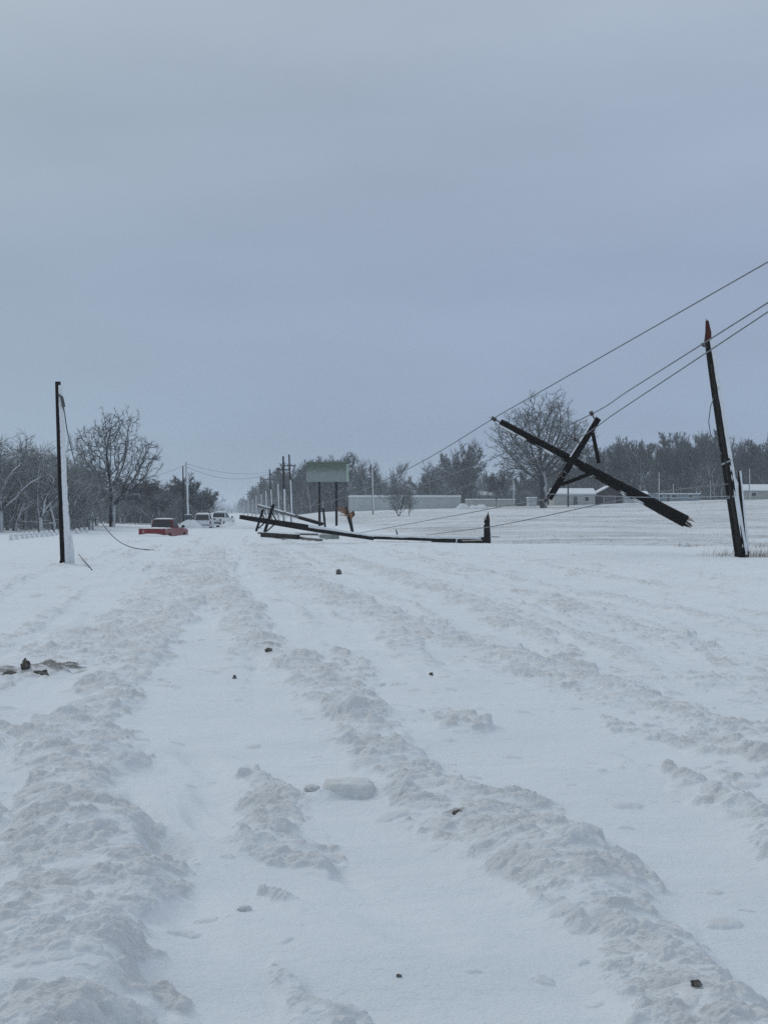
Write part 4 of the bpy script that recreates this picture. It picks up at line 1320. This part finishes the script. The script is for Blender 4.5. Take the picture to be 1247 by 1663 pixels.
house(1204, 1300, 242, 1.9, 6, M_siding2, 'house at the far right edge with a snowy gabled roof', roof='gable', rh=1.1, windows=((.2, 1.1, .9, .7), (.55, 1.1, .9, .7)))
# dark two-storey building among the left brush
house(186, 236, 172, 5.0, 9, M_brownish, 'brown-grey building half hidden behind the brush left of the road', roof='gable', rh=.7, ridge='x', name='farm_building', cat='building', windows=((.3, 3.7, .9, 1.0), (.7, 3.7, .9, 1.0)), roofmat=M_brown)

# snow piles by the trailer and stump
def mound(name, p, rx, ry, h, m_, label, cat, seed=1, parent=None, group=None):
    rr = random.Random(seed)
    mb = MB(); n, k = 18, 7
    vs = []; fs = []
    vs.append((p[0], p[1], p[2] + h * rr.uniform(.9, 1.05)))
    for i in range(1, k):
        t_ = i / (k - 1)
        for j in range(n):
            a = 6.283 * j / n
            r_ = t_ * (1 + .18 * math.sin(3 * a + seed) + rr.uniform(-.08, .08))
            zz = h * (math.cos(t_ * 1.57) ** .8 if t_ < 1 else -.15) * (1 + rr.uniform(-.12, .12))
            vs.append((p[0] + math.cos(a) * rx * r_, p[1] + math.sin(a) * ry * r_, p[2] + zz))
    for j in range(n): fs.append((0, 1 + j, 1 + (j + 1) % n))
    for i in range(k - 2):
        for j in range(n):
            a = 1 + i * n + j; b_ = 1 + i * n + (j + 1) % n
            fs.append((a, a + n, b_ + n, b_))
    mb.add(vs, fs)
    o = mb.build(name, m_, parent, True, loc=None if parent else p)
    if not parent: tag(o, label, cat, group)
    return o
for i, (px, w_, h_) in enumerate(((752, 1.4, 1.1), (768, 1.0, .8), (782, 1.6, .9), (1000, 2.2, .5), (960, 2.0, .5))):
    Yq = 205; x = (px - CX) / F * Yq
    mound('snow_pile', (x, Yq, tz(x, Yq) - .15), w_, 1.2, h_, M_snow, 'heaped snow pile at the edge of the yards beyond the field', 'snow pile', i + 3, group='snow piles at the field edge')

# fence row on the left: white-topped posts
t0 = thing('fence', ghit(60, 872), 'row of short snow-capped fence posts before the left thicket', 'fence')
pts = []
for i, px in enumerate((18, 27, 36, 44, 52, 60, 68, 76, 84, 92, 99, 125, 133, 141)):
    g = ghit(px, 877 - (px - 18) * .10)
    pts.append(g)
    fp = MB().tube([g - Vector((0, 0, .3)), g + Vector((0, 0, .27 + .05 * rg.random()))], [.09, .085], 7, wob=.1, rng=rg).build('post', M_greypole, t0)
    MB().tube([g + Vector((.03, -.02, -.1)), g + Vector((.03, -.02, .30)), g + Vector((.02, 0, .40))], [.12, .12, .06], 7, wob=.1, rng=rg).build('snow_cap', M_snow, fp, True)
for a_, b_ in zip(pts[:-1], pts[1:]):
    pass
MB().tube([q + Vector((0, 0, .22)) for q in pts], .012, 4).build('wire', M_cable, t0)

# ------------------------------------------------------------------ vehicles
def prism(poly, x0, x1, mb):
    n = len(poly)
    vs = [(x0, y, z) for y, z in poly] + [(x1, y, z) for y, z in poly]
    fs = [tuple(range(n)), tuple(range(2 * n - 1, n - 1, -1))] + [(i, i + n, (i + 1) % n + n, (i + 1) % n) for i in range(n)]
    fs = [tuple(reversed(f)) for f in fs]
    mb.add(vs, fs)

def arch(yc, r, z0, n=7):
    return [(yc + r * math.cos(math.pi * k / n), z0 + r * math.sin(math.pi * k / n)) for k in range(n + 1)]

def vehicle(kind, name, p, heading, paint, label, cat, sink=.35, roofsnow=.10):
    t_ = thing(name, (p[0], p[1], p[2] - sink), label, cat)
    t_['_local'] = 1
    t_.rotation_euler = (0, 0, heading)
    Wd = 1.92
    pickup = kind == 'pickup'
    yr, yf = -2.75, 2.7
    if pickup:
        prof = [(yr, .55), (yr, 1.12), (-.62, 1.14), (-.60, 1.16), (1.15, 1.16), (1.25, 1.15), (2.35, 1.06), (yf, .98), (yf, .48)] + [(2.2, .42)] + arch(1.75, .42, .42) + [(-1.3, .42)] + arch(-1.72, .42, .42) + [(-2.3, .42)]
        gh = [(-.60, 1.16), (-.42, 1.76), (.30, 1.78), (1.12, 1.18)]
        cabx = .82; top_in = .14
    else:
        yr, yf = -2.4, 2.4
        prof = [(yr, .5), (yr, 1.05), (-2.3, 1.12), (1.0, 1.12), (2.05, 1.02), (yf, .9), (yf, .45), (2.0, .4)] + arch(1.55, .4, .4) + [(-1.1, .4)] + arch(-1.5, .4, .4) + [(-2.0, .4)]
        gh = [(-2.28, 1.12), (-2.02, 1.78), (.25, 1.80), (1.02, 1.14)]
        cabx = .84; top_in = .13
    mb = MB(); prism(prof, -Wd / 2, Wd / 2, mb)
    mb.build('body', paint, t_, bevel=.09)
    # greenhouse with inward-leaning sides
    (a0, z0), (a1, z1), (a2, z2), (a3, z3) = gh
    b0_, b1_ = cabx, cabx - top_in
    vs = []
    for s_ in (-1, 1):
        vs += [(s_ * b0_, a0, z0 - .05), (s_ * b1_, a1, z1), (s_ * b1_, a2, z2), (s_ * b0_, a3, z3 - .05)]
    mb = MB().add(vs, [(0, 1, 2, 3), (7, 6, 5, 4), (0, 4, 5, 1), (1, 5, 6, 2), (2, 6, 7, 3), (0, 3, 7, 4)])
    mb.build('cab', paint, t_, bevel=.07)
    def pane(nm, q4, off):
        q4 = [Vector(q) for q in q4]; o_ = Vector(off)
        mm = MB().add([q + o_ for q in q4] + [q + o_ * .2 for q in q4], [(0, 1, 2, 3), (7, 6, 5, 4), (0, 4, 5, 1), (1, 5, 6, 2), (2, 6, 7, 3), (3, 7, 4, 0)])
        return mm.build(nm, M_glass, t_)
    def L2(u_, v_, A, B, C_, D):   # bilinear on quad A(bottom left) B(bottom right) C(top right) D(top left)
        return Vector(A).lerp(Vector(B), u_).lerp(Vector(D).lerp(Vector(C_), u_), v_)
    def quad(A, B, C_, D, u0, u1, v0, v1):
        return [L2(u0, v0, A, B, C_, D), L2(u1, v0, A, B, C_, D), L2(u1, v1, A, B, C_, D), L2(u0, v1, A, B, C_, D)]
    rA, rB, rC, rD = (-b0_, a0, z0), (b0_, a0, z0), (b1_, a1, z1), (-b1_, a1, z1)
    pane('rear_window', quad(rA, rB, rC, rD, .06, .94, .06, .86), (0, -.02, .008))
    fA, fB, fC, fD = (b0_, a3, z3), (-b0_, a3, z3), (-b1_, a2, z2), (b1_, a2, z2)
    pane('windscreen', quad(fA, fB, fC, fD, .05, .95, .06, .9), (0, .02, .012))
    for s_ in (1, -1):
        sA, sB, sC, sD = (s_ * b0_, a0, z0), (s_ * b0_, a3, z3), (s_ * b1_, a2, z2), (s_ * b1_, a1, z1)
        if s_ == -1: sA, sB, sC, sD = sB, sA, sD, sC
        cuts = ((.08, .46), (.50, .9)) if not pickup else ((.12, .50), (.54, .88))
        for (u0, u1) in cuts:
            pane('side_window', quad(sA, sB, sC, sD, u0, u1, .12, .86), (s_ * .02, 0, .005))
        mm = MB().box((s_ * (Wd / 2 + .14), a3 - .12, 1.24), (.22, .10, .18)); mm.build('side_mirror', M_dkiron, t_, bevel=.02)
        MB().box((s_ * (Wd / 2 - .09), yr - .01, .90), (.13, .06, .34)).build('tail_light', M_tail, t_, bevel=.015)
        MB().box((s_ * (Wd / 2 - .22), yf + .005, .82), (.34, .05, .18)).build('headlight', M_plate, t_, bevel=.015)
        MB().box((s_ * (Wd / 2 + .012), .15, .93), (.03, .16, .035)).build('door_handle', M_dkiron, t_)
        for yc in ((1.75, -1.72) if pickup else (1.55, -1.5)):
            wh = MB().tube([(s_ * (Wd / 2 - .26), yc, .37), (s_ * (Wd / 2 - .02), yc, .37)], .37, 20).build('wheel', M_rub, t_, bevel=.02)
            MB().tube([(s_ * (Wd / 2 - .03), yc, .37), (s_ * (Wd / 2 + .0), yc, .37)], .21, 14).build('rim', M_rim, wh)
    MB().box((0, yr - .09, .56), (Wd - .1, .14, .16)).build('rear_bumper', M_chrome if not pickup else M_dkiron, t_, bevel=.03)
    MB().box((0, yf + .07, .55), (Wd - .1, .14, .18)).build('front_bumper', M_chrome, t_, bevel=.03)
    tg = MB().box((0, yr - .015, .88), (Wd - .34, .04, .42)).build('tailgate', paint, t_, bevel=.012)
    MB().box((0, yr - .04, .95), (.22, .03, .05)).build('handle', M_dkiron, tg)
    MB().box((0, yr - .16, .60), (.32, .02, .14)).build('number_plate', M_plate, t_)
    # snow lying on roof, bed and sills
    mm = MB()
    n_ = 8
    vs = []; fs = []
    for i in range(n_ + 1):
        for j in range(n_ + 1):
            u_, v_ = i / n_, j / n_
            x_ = -b1_ * 1.0 + 2 * b1_ * u_; y_ = a1 + (a2 - a1) * v_
            e_ = min(u_, 1 - u_, v_, 1 - v_)
            vs.append((x_, y_, z1 + (z2 - z1) * v_ + .005 + roofsnow * min(1, e_ * 5) ** .6 * rg.uniform(.75, 1.1)))
    for i in range(n_):
        for j in range(n_):
            a_ = i * (n_ + 1) + j
            fs.append((a_, a_ + n_ + 1, a_ + n_ + 2, a_ + 1))
    mm.add(vs, fs); mm.build('roof_snow', M_snow, t_, True)
    if pickup:
        vs = []; fs = []
        for i in range(n_ + 1):
            for j in range(n_ + 1):
                u_, v_ = i / n_, j / n_
                e_ = min(u_, 1 - u_, v_, 1 - v_)
                vs.append((-.9 + 1.8 * u_, yr + .08 + (2.0) * v_, 1.125 + .07 * min(1, e_ * 4) ** .6 * rg.uniform(.6, 1.2)))
        for i in range(n_):
            for j in range(n_):
                a_ = i * (n_ + 1) + j
                fs.append((a_, a_ + n_ + 1, a_ + n_ + 2, a_ + 1))
        MB().add(vs, fs).build('bed_snow', M_snow, t_, True)
    # snow packed against sill and bumper
    mm = MB()
    for (a_, b_) in (((-.9, yr - .12, .38), (.75, yr - .12, .40)), ((Wd / 2 + .03, -1.1, .42), (Wd / 2 + .03, 1.2, .40)), ((-Wd / 2 - .03, -1.1, .42), (-Wd / 2 - .03, 1.2, .40))):
        crust(mm, a_, b_, .12, .12, (0, 0, 1), .02, 9, rg, 1)
    mm.build('packed_snow', M_snow, t_, True)
    return t_
Yv = 84.0
px_ = Vector(((267 - CX) / F * Yv, Yv, tz((267 - CX) / F * Yv, Yv)))
vehicle('pickup', 'pickup_truck', px_ + Vector((0, 0, -.16)), -R(7), M_red, 'dark red pickup stuck in deep snow, snow on its roof', 'pickup truck', sink=.42, roofsnow=.07)
Yv = 126.0
x = (331 - CX) / F * Yv
vehicle('suv', 'snowbound_car', (x, Yv, tz(x, Yv)), R(5), M_white, 'snow-crusted white vehicle stranded directly behind the red pickup', 'car', sink=.30, roofsnow=.12)
Yv = 133.0
x = (358 - CX) / F * Yv
vehicle('pickup', 'snowbound_truck', (x, Yv, tz(x, Yv) + .1), -R(9), M_white, 'snow-crusted white truck, rightmost of the stranded vehicles', 'truck', sink=.22, roofsnow=.14)
# banks of snow around the vehicles
for i, (px, Yq, rx, ry, h_, lb) in enumerate(((310, 122, 1.5, 1.2, .95, 'white snow bank at the foot of the distant whitened pole'), (246, 80.5, 1.6, .7, .30, 'low drift against the rear of the red pickup'), (372, 126, 1.2, 1.5, .75, 'snow bank at the right end of the stranded white truck'), (392, 118, 2.2, 3, .55, 'long snow bank under the raised tip of the fallen pole'))):
    x = (px - CX) / F * Yq
    mound('snow_bank', (x, Yq, tz(x, Yq) - .1), rx, ry, h_, M_snow, lb, 'snow bank', i + 11)
Yq = 128; x = (306 - CX) / F * Yq
o = MB()
g_ = Vector((x, Yq, tz(x, Yq)))
t0 = thing('utility_box', g_, 'dark grey roadside cabinet at the foot of the distant whitened pole', 'utility box')
MB().box(g_ + Vector((0, 0, .6)), (.55, .5, 1.5)).build('cabinet', plain('dark_grey_cabinet', (.07, .085, .10), .6), t0, bevel=.04)
MB().box(g_ + Vector((0, 0, 1.40)), (.65, .6, .10)).build('snow_cap', M_snow, t0, bevel=.03)

# ------------------------------------------------------------------ clods and debris on the near snow
def clod(name, px, py_, wpx, hpx, m_, label, cat, seed, group=None, sub=3, rough=.45, flat=False, sinkf=.55):
    rr = random.Random(seed)
    gx, gy = gpt(px, py_)
    gy = CAMZ * F / (py_ - CY)
    # find the height of the built ground near here
    z = ground_z(gx, gy)
    gy = (CAMZ - z) * F / (py_ - CY); gx = (px - CX) / F * gy
    z = ground_z(gx, gy)
    wpx *= .72; hpx *= .8; rx = wpx / 2 / F * gy; rz = hpx / F * gy * .62
    bm = bmesh.new()
    bmesh.ops.create_icosphere(bm, subdivisions=sub, radius=1)
    off = [rr.uniform(0, 100) for _ in range(3)]
    from mathutils import noise as mn
    for v_ in bm.verts:
        n_ = mn.fractal(v_.co * 1.6 + Vector(off), 1.0, 2.0, 3)
        v_.co *= 1 + rough * n_
        if flat:
            for ax in range(3):
                v_.co[ax] = max(-.78, min(.78, v_.co[ax]))
        v_.co.x *= rx; v_.co.y *= rx * .75; v_.co.z *= rz
    me = bpy.data.meshes.new(name); bm.to_mesh(me); bm.free()
    me.materials.append(m_)
    for p_ in me.polygons: p_.use_smooth = not flat or True
    o = bpy.data.objects.new(name, me); COL.objects.link(o)
    o.location = (gx, gy + rx * .3, z + rz * (1 - sinkf) * .6)
    o.rotation_euler = (0, 0, rr.uniform(-.3, .3))
    return tag(o, label, cat, group)
dg = None
from mathutils.bvhtree import BVHTree
def _grid():
    me = ground.data
    n = len(me.vertices)
    co = np.empty(n * 3, np.float32); me.vertices.foreach_get('co', co)
    return co.reshape(-1, 3)
GC = _grid()
_near = GC[(GC[:, 1] > 3) & (GC[:, 1] < 75)]
def ground_z(x, y):
    d_ = (_near[:, 0] - x) ** 2 + (_near[:, 1] - y) ** 2
    k = np.argpartition(d_, 6)[:6]
    return float(_near[k, 2].mean())

clod('snow_block', 566, 1290, 150, 64, M_dsnow, 'big squarish compacted snow block in the smooth middle track', 'snow block', 1, rough=.17, flat=True, sinkf=1.25)
clod('snow_clod', 506, 1284, 34, 16, M_dsnow, 'small snow clod just left of the big snow block', 'snow clod', 2)
clod('dirt_clod', 42, 1090, 20, 26, M_soil, 'blackest upright lump of dirt near the left edge of the snow', 'dirt clod', 3, rough=.8, sinkf=.5)
clod('dirt_clod', 66, 1094, 34, 13, M_soil, 'low dark dirt lump right beside the blackest one at left', 'dirt clod', 4, rough=.5, sinkf=.7)
clod('dirt_clod', 15, 1094, 26, 12, M_soil, 'brown dirt lump at the very left edge of the photo', 'dirt clod', 5, rough=.5, sinkf=.6)
clod('dirt_clod', 550, 933, 13, 13, M_soil, 'small pointed dark clod alone on the road in front of the wreckage', 'dirt clod', 7, rough=.3)
clod('dirt_clod', 436, 1054, 15, 10, M_soil, 'brown crumb of dirt in the middle track ridge', 'dirt clod', 8, rough=.5, sinkf=.5)
clod('dirt_clod', 381, 1101, 8, 9, M_soil, 'tiny dark crumb on the smooth track left of the middle', 'dirt clod', 9)
clod('dirt_clod', 700, 1097, 9, 9, M_soil, 'small grey crumb alone on smooth snow right of the middle', 'dirt clod', 10)
clod('dirt_clod', 744, 1325, 26, 12, M_soil, 'brown crumb atop the right ridge above the dark chip', 'dirt clod', 12, sinkf=.7)
clod('dirt_clod', 1131, 1612, 26, 12, M_soil, 'reddish dark chip in the bottom right corner', 'dirt clod', 13, sinkf=.4)
clod('dirt_clod', 648, 1575, 12, 7, M_soil, 'tiny dark sliver alone on smooth snow near the bottom middle', 'dirt clod', 16)
clod('snow_clod', 397, 1482, 28, 14, M_dsnow, 'rounded snow clod alone in the smooth left track', 'snow clod', 17)
g = ghit(1112, 889)
clod('snow_clod', 1113, 892, 16, 12, M_snow, 'white round lump with weeds on the far bank', 'snow clod', 26)

# ------------------------------------------------------------------ haze: blowing-snow air
m = bpy.data.materials.new('haze_air'); m.use_nodes = True
t = m.node_tree; t.nodes.clear()
o_ = t.nodes.new('ShaderNodeOutputMaterial'); pv = t.nodes.new('ShaderNodeVolumePrincipled')
pv.inputs['Color'].default_value = (.86, .93, 1.0, 1)
pv.inputs['Density'].default_value = .0005
pv.inputs['Anisotropy'].default_value = 0.0
t.links.new(pv.outputs[0], o_.inputs['Volume'])
m.volume_intersection_method if hasattr(m, 'volume_intersection_method') else None
hz = MB().box((0, 750, 13.0), (6200, 4400, 30.0)).build('haze', m)
tag(hz, 'thin blowing-snow haze over the whole scene', 'haze', kind='stuff')
for o in list(bpy.data.objects):
    if '_local' in o: del o['_local']
